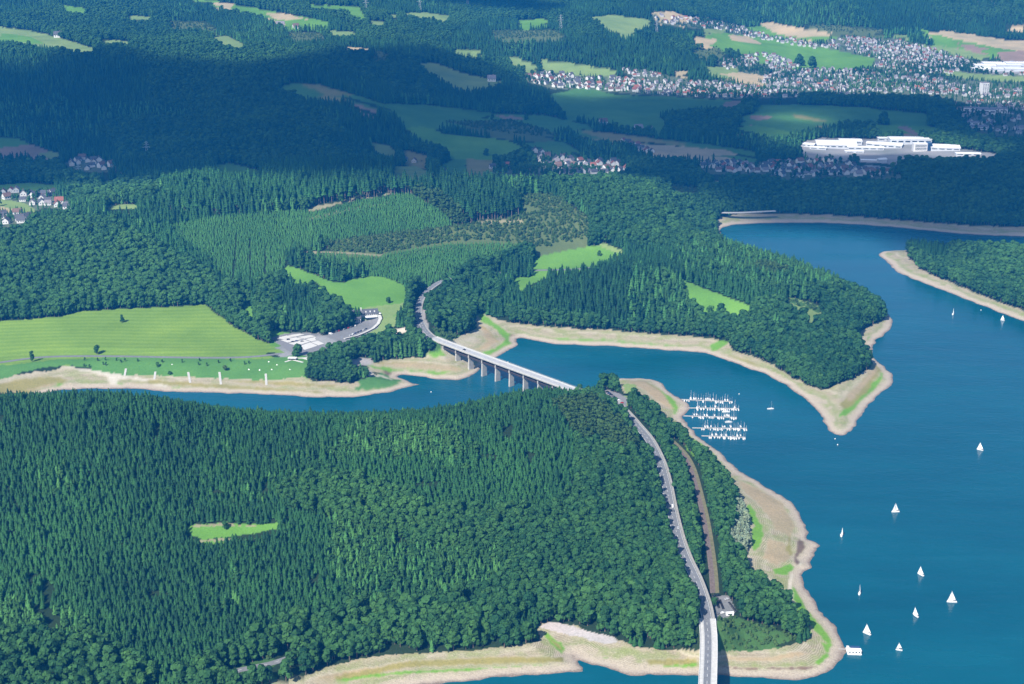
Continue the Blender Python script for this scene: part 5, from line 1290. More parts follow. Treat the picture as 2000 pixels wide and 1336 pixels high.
# car park above the terraces, car park by the summer house, motorcycles by the bridge
def lot_cars(spots, rz, where, group, seq):
    for i, (px, py) in enumerate(spots):
        x, y, z = ground_at(px, py)
        c_ = seq[i % len(seq)]
        put_car(c_, x, y, z + 0.05, rz + R.uniform(-.06, .06), '%s car, %s %s' % (c_, words_for(i), where), group)
lot_cars([(644 + 4.6 * i, 652.5 - 1.42 * i) for i in range(12)], 1.2, 'in the upper row of the hillside car park', 'cars in the hillside car park, upper row', ['black', 'dark blue', 'black', 'grey', 'red', 'black', 'silver', 'black', 'red', 'grey', 'black', 'white'])
lot_cars([(684 + 5.2 * i, 655.5 - 2.1 * i) for i in range(7)], 1.2, 'in the lower row of the hillside car park', 'cars in the hillside car park, lower row', ['silver', 'white', 'dark blue', 'black', 'dark blue', 'silver', 'black'])
lot_cars([(1186 + 3.6 * i, 766 + 2.7 * i) for i in range(9)], 0.35, 'in the line beside the summer house above the marina', 'cars parked above the marina meadow', ['black', 'dark blue', 'black', 'grey', 'black', 'black', 'white', 'silver', 'red'])
lot_cars([(1420, 1171), (1397, 1164.5), (1402, 1164), (1404, 1199), (1411, 1198)], 0.5, 'at the edge of the motorcycle car park by the bridge', 'cars in the motorcycle car park', ['silver', 'black', 'black', 'grey', 'white'])
M_MOTO = plain('motorcycle paint', (0.03, 0.03, 0.035), 0.35, 0.1)
M_MOTO2 = plain('motorcycle seat', (0.02, 0.02, 0.02), 0.7, 0.1)
def moto_proto():
    t = empty('motorcycle', (0, 0, -500))
    for x in (-.72, .72):
        mb = MB(); mb.tube((x, -.08, .32), (x, .08, .32), .32, .32, 10); mb.build('wheel', M_TYRE, t)
    mb = MB(); mb.box((.12, 0, .78), (.62, .34, .34), 0, 0, (.8, .7)); mb.box((0, 0, .45), (.6, .3, .4)); mb.tube((.72, 0, .35), (.45, 0, 1.0), .05, .05, 5); mb.build('body', M_MOTO, t)
    mb = MB(); mb.box((-.45, 0, .8), (.75, .3, .14)); mb.build('seat', M_MOTO2, t)
    mb = MB(); mb.tube((.45, -.38, 1.05), (.45, .38, 1.05), .03, .03, 5); mb.build('handlebar', M_STEEL, t)
    return t
moto = moto_proto(); k = 0
for row, (x0, y0, x1, y1, cnt) in enumerate(((1401, 1169, 1404, 1188, 11), (1406, 1173, 1413, 1190, 11), (1424, 1178, 1438, 1196, 9))):
    for i in range(cnt):
        f = i / (cnt - 1)
        x, y, z = ground_at(x0 + (x1 - x0) * f, y0 + (y1 - y0) * f)
        o = moto if k == 0 else copy_thing(moto, (x, y, z), 0)
        o.location = (x, y, z + 0.04); o.rotation_euler = (0, 0, R.uniform(0.1, 0.5) + (3.14 if R.random() < .3 else 0)); o.scale = (1.15,) * 3
        tag(o, 'black motorcycle, %s from the railway end in %s' % (words_for(i), ('the row beside the lone tree', 'the middle motorcycle row', 'the motorcycle row beside the bushes')[row]), 'motorcycle', 'motorcycles in the car park by the bridge')
        k += 1

def stall(px, py):
    x, y, z = ground_at(px, py)
    t = empty('snack_trailer', (x, y, z), 0.1)
    tag(t, 'white snack trailer with a rounded roof at the edge of the motorcycle car park', 'trailer')
    mb = MB(); mb.box((0, 0, 1.5), (6.4, 2.6, 2.2)); mb.build('body', M_WHITE, t)
    mb = MB(); n_ = 9
    vs = []
    for s in (-3.4, 3.4):
        for i in range(n_):
            a = math.pi * i / (n_ - 1); vs.append((s, -math.cos(a) * 1.45, 2.6 + math.sin(a) * .8))
    mb.add(vs, [(i, i + 1, n_ + i + 1, n_ + i) for i in range(n_ - 1)] + [tuple(range(n_)), tuple(range(2 * n_ - 1, n_ - 1, -1))]); mb.build('roof', M_WHITE, t)
    mb = MB(); mb.box((0, -1.36, 1.8), (3.6, .1, 1.0)); mb.build('hatch', M_GLASS, t)
    for x in (-1.6, 1.6):
        mb = MB(); mb.tube((x, -1.2, .35), (x, -.9, .35), .35, .35, 8); mb.build('wheel', M_TYRE, t)
stall(1425, 1202)

# ------------------------------------------------------------------ boats
M_HULL = plain('white_hull', (0.80, 0.80, 0.79), 0.35, 0.04, 0.8)
M_SAIL = plain('sailcloth', (0.86, 0.86, 0.84), 0.8, 0.04, 0.3)
M_DECKB = plain('boat_deck', (0.62, 0.60, 0.55), 0.7, 0.1, 0.8)
M_MAST = plain('mast_alloy', (0.62, 0.63, 0.65), 0.4, 0.05, 0.8, 0.4)
M_COVER = plain('blue_boat_cover', (0.05, 0.09, 0.24), 0.7, 0.1, 0.8)
M_REDCOVER = plain('red_boat_cover', (0.40, 0.07, 0.06), 0.7, 0.1, 0.8)
M_WOODDECK = plain('jetty_planks', (0.42, 0.40, 0.37), 0.8, 0.15, 0.8)

def hull_mesh(L, Wd, free, mat_top):
    mb = MB(); st = 9; vs = []
    for i in range(st):
        f = i / (st - 1); x = -L / 2 + L * f
        w = Wd / 2 * (math.sin(math.pi * (0.22 + 0.78 * f)) ** 0.75 if f < 1 else 0.02)
        sheer = free * (1 + 0.25 * f * f)
        vs += [(x, -w, sheer), (x + .1 * f, -w * .72, -.12), (x + .1 * f, w * .72, -.12), (x, w, sheer), (x, 0, sheer + .06)]
    for i in range(st - 1):
        o, q = i * 5, (i + 1) * 5
        mb.add([], [], 0)
    o0 = len(mb.v); mb.v += vs
    for i in range(st - 1):
        o, q = o0 + i * 5, o0 + (i + 1) * 5
        for a, b, mi in ((0, 1, 0), (1, 2, 0), (2, 3, 0), (3, 4, 1), (4, 0, 1)):
            mb.f.append((o + a, q + a, q + b, o + b)); mb.mi.append(mi)
    mb.f.append((o0, o0 + 4, o0 + 3, o0 + 2, o0 + 1)); mb.mi.append(0)
    return mb.mesh('hull', [M_HULL, mat_top])
HULL = hull_mesh(7.2, 2.4, .75, M_DECKB)

def boat_base(name, L=7.2, mast=9.6, sails=False, cover=None, tilt=0.0, jib=True):
    t = empty(name, (0, 0, -500))
    o = link('hull', HULL, t); s = L / 7.2; o.scale = (s, s, s)
    mb = MB(); mb.box((L * .08, 0, 1.08 * s), (L * .36, 1.35 * s, .5 * s), 0, 0, (.86, .8)); cb = mb.build('cabin', M_HULL, t)
    mb = MB()
    for sd in (-1, 1):
        mb.box((L * .08, sd * .64 * s, 1.1 * s), (L * .22, .06, .16 * s))
    mb.build('cabin_window', M_GLASS, cb)
    if mast:
        mb = MB(); mb.tube((L * .1, 0, .8), (L * .1, 0, mast), .10, .07, 6); m_ = mb.build('mast', M_MAST, t)
        mb = MB(); mb.tube((L * .1, 0, 1.75), (-L * .34, -math.sin(tilt) * L * .4, 1.7), .07, .06, 5); mb.build('boom', M_MAST, m_)
        mb = MB()
        for e in ((L * .48, 0, .95), (-L * .48, 0, .85), (L * .05, 1.1, .8), (L * .05, -1.1, .8)):
            mb.tube((L * .1, 0, mast - .3), e, .025, .025, 3)
        mb.build('rigging', M_MAST, m_)
        if not sails and cover:
            mb = MB(); mb.tube((L * .06, 0, 1.9), (-L * .32, 0, 1.85), .20, .14, 6); mb.build('sail_cover', cover, m_)
    if sails:
        def tri(a, b, c, belly, name):
            mb = MB(); n_ = 7; vs = []; fs = []
            A_, B_, C_ = Vector(a), Vector(b), Vector(c)
            for i in range(n_):
                f = i / (n_ - 1)
                for j in range(5):
                    g = j / 4; p = A_.lerp(C_, f).lerp(B_.lerp(C_, f), g)
                    p.y += belly * math.sin(math.pi * g) * (1 - f) ** .6
                    vs.append(p)
            for i in range(n_ - 1):
                for j in range(4):
                    o_ = i * 5 + j; fs.append((o_, o_ + 1, o_ + 6, o_ + 5))
            mb.add(vs, fs); return mb.build(name, M_SAIL, t)
        tri((L * .08, 0, 1.75), (-L * .40, -math.sin(tilt) * L * .42, 1.65), (L * .09, 0, mast - .15), -.45, 'mainsail')
        if jib:
            tri((L * .47, 0, 1.0), (L * .02, -.5 - math.sin(tilt), 1.2), (L * .13, 0, mast * .86), -.4, 'jib')
    return t
sailors = [  # pixel of the hull, heading, boat length, label
    (1749, 1000, 3.2, 8.0, 'sailing boat with full white sails, alone off the widest part of the bay meadow'),
    (1643, 1046, 1.35, 6.6, 'slim sailing boat seen end on, the one closest to the rocky spit'),
    (1798, 1123, 2.2, 7.0, 'white sailing boat between the big sail to its south and the upper bay'),
    (1679, 1159, 1.2, 6.8, 'sailing boat with a narrow upright sail off the track on the shore'),
    (1859, 1176, 3.05, 8.6, 'biggest sailing boat, broadside with a wide white sail'),
    (1788, 1203, 2.0, 6.8, 'white sailing boat heading away beside the biggest sail'),
    (1693, 1238, 2.4, 7.4, 'white sailing boat just offshore from the floating boathouse'),
    (1756, 1270, 2.9, 5.4, 'small white dinghy sailing beyond the floating boathouse'),
    (1914, 879, 2.5, 7.2, 'lone white sailing boat in the open water opposite the marina'),
    (1861, 614, 1.2, 7.4, 'white sailing boat in the middle of the narrows'),
    (1958, 626, 2.3, 6.4, 'small white sailing boat close under the pale shore of the wooded headland'),
    (1974, 486, 1.8, 9.4, 'white sailing boat behind the wooded headland near the far shore')]
for px, py, rz, L, lab in sailors:
    x, y = unproject(px, py, 0)
    b_ = boat_base('sailing_boat', L, L * 1.28, True, None, R.uniform(.25, .6), jib=True)
    b_.location = (x, y, 0.02); b_.rotation_euler = (math.radians(R.uniform(-5, 5)), 0, rz)
    tag(b_, lab, 'sailing boat', 'sailing boats out on the lake')
x, y = unproject(1505, 799, 0)
b_ = boat_base('sailing_boat', 8.2, 10.6, False, M_COVER); b_.location = (x, y, .02); b_.rotation_euler = (0, 0, .1)
tag(b_, 'white yacht with bare mast at anchor in the bay outside the marina', 'sailing boat')

moored = [boat_base('moored_boat', 7.4, 9.8, False, M_COVER), boat_base('moored_boat', 6.6, 8.8, False, None), boat_base('moored_boat', 8.0, 10.8, False, M_WHITE), boat_base('moored_boat', 6.8, 9.0, False, M_REDCOVER), boat_base('moored_boat', 5.4, 0)]
used = set()
pontoons = [((1331, 780.5), (1431, 784.5), 21, 'the pontoon by the bay tip'), ((1344, 797), (1443, 798.2), 20, 'the second pontoon'), ((1335, 812.6), (1439, 815.5), 22, 'the middle pontoon'), ((1352, 836), (1458, 837), 23, 'the fourth pontoon'), ((1370, 851.5), (1456, 854.5), 21, 'the fifth pontoon by the wood')]
for pi, (a, b, cnt, where) in enumerate(pontoons):
    A0, B0 = Vector((*unproject(a[0], a[1], 0), .35)), Vector((*unproject(b[0], b[1], 0), .35))
    d = (B0 - A0).normalized(); sd = Vector((d.y, -d.x, 0))
    t = empty('pontoon', A0); tag(t, 'floating marina jetty, ' + where, 'jetty', 'marina jetties')
    path = [Vector((0, 0, 0)), (B0 - A0)]
    mb = MB(); mb.ribbon(path, -.9, .9, .1, .45); mb.build('walkway', M_WOODDECK, t)
    Ld = (B0 - A0).length; n_f = int(Ld / 9)
    mb = MB()
    for i in range(2, n_f):
        for s_ in (-1, 1):
            p = d * (i * 9.0)
            mb.ribbon([p + sd * (.9 * s_), p + sd * (5.5 * s_)], -.25, .25, .08, .3)
    tag(mb.build('finger', M_WOODDECK, t), kind='stuff')
    for i in range(cnt):
        f = (0.05 if pi == 0 else 0.17) + (0.94 if pi == 0 else 0.81) * (i + R.uniform(-.22, .22)) / (cnt - 1)
        f = min(max(f, .03), .99)
        s_ = 1 if R.random() < .6 else -1
        k = R.choice([0, 0, 1, 1, 2, 2, 3, 4] if R.random() < .5 else [0, 1, 2, 2, 1])
        if pi == 0 and i in (0, 1, 2):
            k = 4
        p = A0 + d * (Ld * f) + sd * (s_ * R.uniform(4.3, 5.0))
        rz = math.atan2(sd.y, sd.x) + (math.pi if R.random() < .5 else 0) + R.uniform(-.07, .07)
        if k not in used:
            used.add(k); o = moored[k]; o.location = (p.x, p.y, .02); o.rotation_euler = (0, 0, rz)
        else:
            o = copy_thing(moored[k], (p.x, p.y, .02), rz, R.uniform(.7, .98))
        what = ['white yacht with blue sail cover', 'white yacht with bare mast', 'white yacht with white sail cover', 'white yacht with red sail cover', 'white mastless motor boat'][k]
        tag(o, '%s, %s from shore on %s' % (what, words_for(i), where), 'moored boat', 'boats moored in the marina')
for k in range(5):
    if k not in used:
        for ch in list(moored[k].children_recursive) + [moored[k]]:
            bpy.data.objects.remove(ch)
for px, py, L, lab in ((1418, 805, 9.5, 'white yacht motoring between the second and the middle pontoon'), (1423, 825, 8.4, 'white yacht turning between the middle and the fourth pontoon')):
    x, y = unproject(px, py, 0); b_ = boat_base('moored_boat', L, L * 1.2, False, M_WHITE); b_.location = (x, y, .02); b_.rotation_euler = (0, 0, .05)
    tag(b_, lab, 'moored boat')
for px, py, lab in ((1362, 796, 'white yacht with its sail half hoisted near the shore end of a marina pontoon'), (1435, 796, 'white yacht with its sail hoisted at the water end of a marina pontoon')):
    x, y = unproject(px, py, 0); b_ = boat_base('moored_boat', 7.4, 10.5, True, None, .1, jib=False); b_.location = (x, y, .02); b_.rotation_euler = (0, 0, 1.3)
    tag(b_, lab, 'moored boat')
M_BUOY = plain('buoy_white', (0.75, 0.74, 0.70), 0.5, 0.05)
def buoy(px, py, lab):
    x, y = unproject(px, py, 0); mb = MB(); n_ = 8; vs = [(0, 0, 1.1)]
    for z, r_ in ((.9, .45), (.45, .75), (-.1, .6)):
        vs += [(math.cos(i * math.pi / 4) * r_, math.sin(i * math.pi / 4) * r_, z) for i in range(n_)]
    fs = [(0, 1 + i, 1 + (i + 1) % n_) for i in range(n_)]
    for q in range(2):
        fs += [(1 + q * n_ + i, 1 + (q + 1) * n_ + i, 1 + (q + 1) * n_ + (i + 1) % n_, 1 + q * n_ + (i + 1) % n_) for i in range(n_)]
    mb.add(vs, fs); o = mb.build('buoy', M_BUOY, None, True); o.location = (x, y, 0); tag(o, lab, 'buoy', 'white mooring buoys')
for q in ((1443.5, 770, 'white buoy in the bay beyond the end of the first pontoon'), (1636, 869, 'white buoy off the tip of the bare headland, the outer one'), (1631, 857.5, 'white buoy close in at the tip of the bare headland'), (992, 707.5, 'white buoy in the water just beyond the long bridge'), (842, 766, 'white buoy in the arm below the sand spit'), (1916, 606, 'white buoy between the two sails near the wooded headland')):
    buoy(*q)

def boathouse():
    x, y = unproject(1668, 1276, 0)
    t = empty('floating_boathouse', (x, y, 0), -.06); tag(t, 'white floating boathouse with blue solar panels moored at the shore tip', 'boathouse')
    mb = MB(); mb.box((0, 2.5, .3), (11.5, 10.5, .9)); mb.build('pontoon', M_WHITE, t)
    mb = MB(); mb.box((0, -.2, 2.1), (10.8, 4.2, 2.7)); cb = mb.build('cabin', M_WHITE, t)
    for i in range(4):
        mb = MB(); mb.box((-3.9 + 2.6 * i, -2.33, 2.2), (1.3, .08, 1.0)); mb.build('window', M_GLASS, cb)
    mb = MB(); mb.box((0, -.2, 3.54), (11.4, 4.8, .18)); mb.build('roof', M_WHITE, t)
    M_SOLAR = plain('solar_panel', (0.03, 0.06, 0.13), 0.25, 0.1, 0.8)
    for dx in (-.6, 3.4):
        mb = MB(); mb.add([(dx - 1.8, 2.6, 2.6), (dx + 1.8, 2.6, 2.6), (dx + 1.8, 5.6, 3.8), (dx - 1.8, 5.6, 3.8), (dx - 1.8, 2.6, 2.5), (dx + 1.8, 2.6, 2.5), (dx + 1.8, 5.6, 3.7), (dx - 1.8, 5.6, 3.7)], [(0, 1, 2, 3), (7, 6, 5, 4), (0, 4, 5, 1), (1, 5, 6, 2), (2, 6, 7, 3), (3, 7, 4, 0)])
        mb.build('solar_panel', M_SOLAR, t)
    mb = MB(); mb.box((-4.4, 4.2, 2.0), (2.0, 4.4, 2.6)); mb.build('shed', M_WHITE, t)
    mb = MB(); mb.box((-8.6, 4.5, 1.0), (6.6, 1.2, .2)); mb.build('gangway', M_WOODDECK, t)
boathouse()

# ------------------------------------------------------------------ buildings
M_WALLW = plain('white_render', (0.66, 0.65, 0.63), 0.85, 0.08, 0.3)
M_ROOFS = [plain('slate_roof', (0.085, 0.088, 0.10), 0.7, 0.2, 0.5), plain('brown_tile_roof', (0.16, 0.10, 0.08), 0.8, 0.2, 0.5), plain('red_tile_roof', (0.27, 0.10, 0.07), 0.8, 0.2, 0.5), plain('grey_tile_roof', (0.22, 0.20, 0.21), 0.8, 0.2, 0.5)]
M_HALL = plain('pale_sheet_roof', (0.80, 0.80, 0.78), 0.6, 0.06, 0.02)
M_HALLWALL = plain('hall_cladding', (0.50, 0.52, 0.54), 0.6, 0.08, 0.05)

def house_proto(L, Wd, hw, hr, roof_i, wall=None, windows=True):
    t = empty('house', (0, 0, -500))
    mb = MB(); a, b = L / 2, Wd / 2
    mb.add([(-a, -b, -2), (a, -b, -2), (a, b, -2), (-a, b, -2), (-a, -b, hw), (a, -b, hw), (a, b, hw), (-a, b, hw), (-a, 0, hw + hr), (a, 0, hw + hr)],
           [(0, 1, 5, 4), (2, 3, 7, 6), (1, 2, 6, 9, 5), (3, 0, 4, 8, 7)])
    w = mb.build('wall', wall or M_WALLW, t)
    mb = MB(); e = .6; k = hr / b
    for s in (-1, 1):
        z0 = hw - e * k
        mb.add([(-a - e, s * (b + e), z0 + .05), (a + e, s * (b + e), z0 + .05), (a + e, 0, hw + hr + .05), (-a - e, 0, hw + hr + .05), (-a - e, s * (b + e), z0 + .3), (a + e, s * (b + e), z0 + .3), (a + e, 0, hw + hr + .32), (-a - e, 0, hw + hr + .32)],
               [(4, 5, 6, 7), (0, 3, 2, 1), (0, 1, 5, 4), (1, 2, 6, 5), (3, 0, 4, 7)])
    r_ = mb.build('roof', M_ROOFS[roof_i], t)
    mb = MB(); mb.box((L * .22, .9, hw + hr + .3), (.8, .7, 1.5)); mb.build('chimney', M_ROOFS[2], r_)
    if windows:
        for s in (-1, 1):
            for x in (-L * .28, L * .05, L * .3):
                mb = MB(); mb.box((x, s * (b + .02), hw * .55), (1.5, .12, 1.4)); mb.build('window', M_GLASS, w)
        for x in (-a - .02, a + .02):
            for y in (-b * .4, b * .4):
                mb = MB(); mb.box((x, y, hw * .6), (.12, 1.3, 1.3)); mb.build('window', M_GLASS, w)
    return t
PROTO = {}
def house_at(px, py, roof_i, size, rz, label, group, full):
    key = (roof_i, full)
    x, y, z = ground_at(px, py)
    if key not in PROTO:
        PROTO[key] = house_proto(11.5, 9.2, 5.0, 4.2, roof_i, None, full); o = PROTO[key]; o.location = (x, y, z); o.rotation_euler = (0, 0, rz); o.scale = (size,) * 3
    else:
        o = copy_thing(PROTO[key], (x, y, z), rz, size)
    tag(o, label, 'house', group)
    return o
ROOFN = ['dark slate', 'brown tiled', 'red tiled', 'grey tiled']

# single houses that can be told apart
for px, py, ri, s, rz, lab in (
        (790, 315, 0, 1.15, 1.4, 'steep gabled white house at the foot of the tan field, the one nearer the wood'), (809, 317, 1, 1.05, 1.5, 'white gabled farmhouse beside a hedge under the tan field'), (845, 327, 0, .95, .4, 'pale house half hidden by trees in the valley farm group'),
        (858, 336, 3, 1.0, .2, 'low pale house among trees in the valley farm group'), (865, 341, 0, 1.3, 1.2, 'tall white gabled house just above the lit conifer crest'), (767, 320, 3, .9, .1, 'grey roofed barn at the lower edge of the pale meadow'),
        (962, 329, 0, 1.1, .3, 'white house standing alone in front of the dark wood by the pale fields'), (988, 327, 2, 1.25, .2, 'white house with red roof in front of the dark wood by the pale fields'), (1178, 243, 1, 1.6, .2, 'brown roofed farmhouse on the edge of the dark green field'),
        (1247, 255, 3, 1.6, .15, 'long white farmhouse below the dark green field'), (1268, 254, 3, 1.1, .3, 'pale farm building next to the long white farmhouse'), (1316, 246, 0, 1.6, .1, 'wide white house in a tree group under the green fields'), (1444, 274, 2, 1.5, .2, 'white house with red roof at the end of the tan field'),
        (1508, 280, 0, 1.3, .8, 'white house in the trees between the tan field and the factory'), (960, 159, 3, 1.8, .1, 'white farm building at the tip of the sloping grey green field'), (1466, 373, 1, 1.2, .6, 'brown roofed house alone in the forest above the lake'), (1452, 394, 0, 1.2, .5, 'white house in the forest nearest the far lake shore'), (1478, 398, 0, 1.1, 1.0, 'pale house in the forest clearing above the far lake shore'),
        (114, 73, 0, 1.8, .1, 'white farmhouse at the wood edge on the far ridge meadow'), (548, 54, 3, 2.0, .1, 'long farm building beside the far stubble field'), (578, 55, 1, 1.5, .4, 'brown roofed farm house at the end of the far green field')):
    house_at(px, py, ri, s, rz, lab, None, True)

def village(poly, cnt, group, place, full=False, dirs=(.2, 1.75, .9), sizes=(.95, 1.3), roofs=(0, 0, 1, 3, 2, 0)):
    qx = np.array([p[0] for p in poly], float); qy = np.array([p[1] for p in poly], float)
    got, tries = [], 0
    while len(got) < cnt and tries < 9000:
        tries += 1
        px, py = R.uniform(qx.min(), qx.max()), R.uniform(qy.min(), qy.max())
        if not inside_poly(np.array([px]), np.array([py]), qx, qy)[0]:
            continue
        k = 0.75 * (py + 250) * 0.00155 / 0.85
        if any(abs(px - a) < 11 * k + 1 and abs(py - b) < 3.4 * k + .5 for a, b in got):
            continue
        got.append((px, py))
        ri = R.choice(roofs)
        yield px, py, ri, R.uniform(*sizes), R.choice(dirs) + R.uniform(-.15, .15)
    return
def settle(poly, cnt, group, place, **kw):
    full = kw.get('full', False)
    for px, py, ri, s, rz in village(poly, cnt, group, place, **kw):
        house_at(px, py, ri, s, rz, '%s white gabled house with %s roof in %s' % ('large' if s > (sum(kw.get('sizes', (.85, 1.2))) / 2) else 'small', ROOFN[ri], place), group, full)
settle([(0, 378), (60, 370), (105, 380), (100, 388), (40, 384), (5, 390)], 9, 'houses along the upper lane of the valley village', 'the upper lane of the valley village', full=True, sizes=(.95, 1.35))
settle([(30, 393), (100, 388), (140, 402), (132, 410), (90, 404), (60, 402)], 10, 'houses between field and wood in the valley village', 'the wood lane of the valley village', full=True, roofs=(0, 3, 2, 0))
settle([(0, 417), (28, 415), (56, 425), (55, 437), (0, 440)], 7, 'houses on the near edge of the valley village', 'the valley village edge above the spruces', full=True, sizes=(.95, 1.3), roofs=(0, 1, 3, 0))
settle([(129, 318), (160, 311), (188, 315), (228, 321), (205, 333), (180, 337), (132, 326)], 15, 'houses of the hamlet in the dark forest valley', 'the hamlet below the shaded forest', roofs=(0, 0, 3, 1))
settle([(1040, 292), (1062, 300), (1130, 312), (1200, 318), (1228, 334), (1180, 340), (1100, 342), (1062, 325)], 52, 'houses of the village behind the lit wood', 'the village behind the sunlit wood')
settle([(1215, 276), (1232, 282), (1275, 298), (1262, 300), (1222, 288)], 12, 'houses in the row beside the tan field', 'the row by the tan field')
settle([(1365, 324), (1420, 318), (1460, 320), (1480, 336), (1400, 336)], 22, 'houses in the wooded suburb west of the main road', 'the wooded suburb under the tan field')
settle([(1485, 318), (1560, 313), (1640, 317), (1700, 331), (1770, 346), (1740, 349), (1620, 344), (1540, 350), (1490, 338)], 62, 'houses of the suburb in front of the factory', 'the suburb before the factory')
settle([(1025, 147), (1060, 141), (1150, 151), (1240, 156), (1250, 182), (1150, 174), (1080, 172), (1035, 160)], 75, 'houses of the shaded village under the bright meadows', 'the shaded village under bright meadows')

# the town: far too many houses to name; one mass of small gabled houses
def town():
    areas = [([(1240, 156), (1400, 162), (1560, 177), (1555, 190), (1400, 191), (1250, 184)], 190), ([(1215, 136), (1260, 139), (1318, 151), (1240, 150)], 22), ([(1640, 72), (1760, 80), (1840, 100), (1900, 120), (1860, 146), (1760, 140), (1700, 128), (1720, 118), (1660, 98), (1600, 92)], 330), ([(1480, 160), (1520, 140), (1620, 134), (1720, 140), (1820, 152), (1900, 172), (2100, 185), (2100, 200), (1900, 190), (1800, 184), (1640, 180), (1560, 176)], 420),
             ([(1275, 28), (1380, 38), (1480, 62), (1600, 88), (1590, 96), (1500, 80), (1400, 58), (1290, 44)], 120), ([(1402, 118), (1450, 112), (1478, 104), (1480, 125), (1420, 138)], 40), ([(1488, 102), (1540, 116), (1560, 130), (1520, 142), (1500, 130)], 55), ([(1560, 192), (1640, 184), (1800, 190), (2100, 208), (2100, 220), (1800, 206), (1650, 196)], 100),
             ([(1865, 208), (2100, 205), (2100, 280), (1960, 262), (1900, 250)], 90), ([(1940, 118), (2100, 130), (2100, 160), (1960, 150)], 30), ([(1890, 2), (1965, 6), (1960, 12), (1900, 10)], 22), ([(660, 0), (720, 2), (700, 5)], 5)]
    mb = MB()
    for poly, cnt in areas:
        for px, py, ri, s, rz in village(poly, int(cnt * .75), '', '', sizes=(.65, 1.0), roofs=(0, 3, 1, 3, 0, 3, 2)):
            x, y, z = ground_at(px, py)
            L, Wd, hw, hr = 12.5 * s, 9.5 * s, 5.6 * s, 4.2 * s
            ca, sa = math.cos(rz), math.sin(rz); a, b, e = L / 2, Wd / 2, .6
            def P(u, v, w): return (x + u * ca - v * sa, y + u * sa + v * ca, z + w)
            mb.add([P(-a, -b, -3), P(a, -b, -3), P(a, b, -3), P(-a, b, -3), P(-a, -b, hw), P(a, -b, hw), P(a, b, hw), P(-a, b, hw), P(-a, 0, hw + hr), P(a, 0, hw + hr)], [(0, 1, 5, 4), (2, 3, 7, 6), (1, 2, 6, 9, 5), (3, 0, 4, 8, 7)], 0)
            mb.add([P(-a - e, -b - e, hw - .35), P(a + e, -b - e, hw - .35), P(a + e, 0, hw + hr + .2), P(-a - e, 0, hw + hr + .2), P(-a - e, b + e, hw - .35), P(a + e, b + e, hw - .35)], [(0, 1, 2, 3), (3, 2, 5, 4)], 1 + ri)
    tag(mb.build('town_houses', [plain('town_render', (0.52, 0.51, 0.50), .85, .15, .05)] + M_ROOFS), 'far town of small white houses with grey and red roofs', kind='stuff')
town()

def hall(px, py, L, Wd, h, rz, label, group=None, shed=0.06, strip=True, name='factory_hall', wall=None, roof=None):
    x, y, z = ground_at(px, py)
    h *= .72
    t = empty(name, (x, y, z), rz); tag(t, label, 'factory' if name == 'factory_hall' else 'building', group)
    mb = MB(); mb.box((0, 0, h / 2 - 2), (L, Wd, h + 4)); w = mb.build('wall', wall or M_HALLWALL, t)
    mb = MB(); a, b = L / 2 + .8, Wd / 2 + .8; rr = Wd * shed
    mb.add([(-a, -b, h + .02), (a, -b, h + .02), (a, b, h + .02), (-a, b, h + .02), (-a, -b, h + .7), (a, -b, h + .7), (a, b, h + .7), (-a, b, h + .7), (-a, 0, h + .7 + rr), (a, 0, h + .7 + rr)],
           [(3, 2, 1, 0), (0, 1, 5, 4), (2, 3, 7, 6), (1, 2, 6, 9, 5), (3, 0, 4, 8, 7), (4, 5, 9, 8), (8, 9, 6, 7)])
    mb.build('roof', roof or M_HALL, t)
    if strip:
        n_ = max(2, int(L / 14))
        for i in range(n_):
            mb = MB(); mb.box((-L / 2 + (i + .5) * L / n_, -Wd / 2 - .05, h * .55), (L / n_ * .7, .2, h * .28)); mb.build('window', M_GLASS, w)
    return t
G = 'halls of the factory by the lake forest'
for q in ((1632, 285, 88, 62, 10, -.12, 'big white roofed factory hall at the western end of the works'), (1660, 279, 50, 34, 9, -.1, 'white roofed hall tucked behind the big western hall'), (1577, 285, 34, 20, 7, -.45, 'small pale hall at the outer western corner of the works'), (1598, 291, 36, 14, 6, -.3, 'low grey shed below the western hall of the works'),
          (1690, 292, 80, 16, 8, -.08, 'long low front building of the works with a row of windows'), (1712, 284, 44, 26, 8, -.35, 'slanting white roofed hall in the middle of the works'), (1735, 287, 62, 30, 10, -.38, 'second slanting white hall, next to the office block'), (1776, 279, 92, 34, 15, -.04, 'highest long white hall behind the office block'),
          (1845, 291, 62, 44, 9, -.2, 'wide white hall on the eastern side of the office block'), (1728, 275, 34, 16, 10, -.05, 'short pale hall in line with the highest hall'), (1668, 298, 40, 12, 5, 0, 'low loading shed at the front fence of the works'), (1890, 303, 52, 14, 6, -.08, 'low white shed at the eastern end of the works')):
    hall(*q, group=G)
def office(px, py):
    x, y, z = ground_at(px, py)
    t = empty('office_block', (x, y, z), -.05); tag(t, 'white office block with bands of windows and a dark glass end', 'building')
    mb = MB(); mb.box((-5, 0, 7), (30, 18, 18)); w = mb.build('wall', M_WALLW, t)
    for i in range(4):
        mb = MB(); mb.box((-4, -9.05, 3.2 + 3.4 * i), (25, .3, 1.6)); mb.build('window', M_GLASS, w)
    mb = MB(); mb.box((15.2, 0, 8), (10, 18.6, 20)); mb.build('glass_tower', plain('blue_glass', (0.02, 0.045, 0.09), .15, .1), t)
    mb = MB(); mb.box((-5, 0, 16.3), (30.8, 18.8, .6)); mb.build('roof', M_HALL, t)
office(1800, 294)
hall(1722, 317, 18, 10, 9, .3, 'white house like hall on the gravel yard below the works', None, .25, False, 'yard_building')
hall(1700, 315, 40, 12, 4, -.15, 'low sheds on the gravel yard below the works', None, .03, False, 'yard_building')
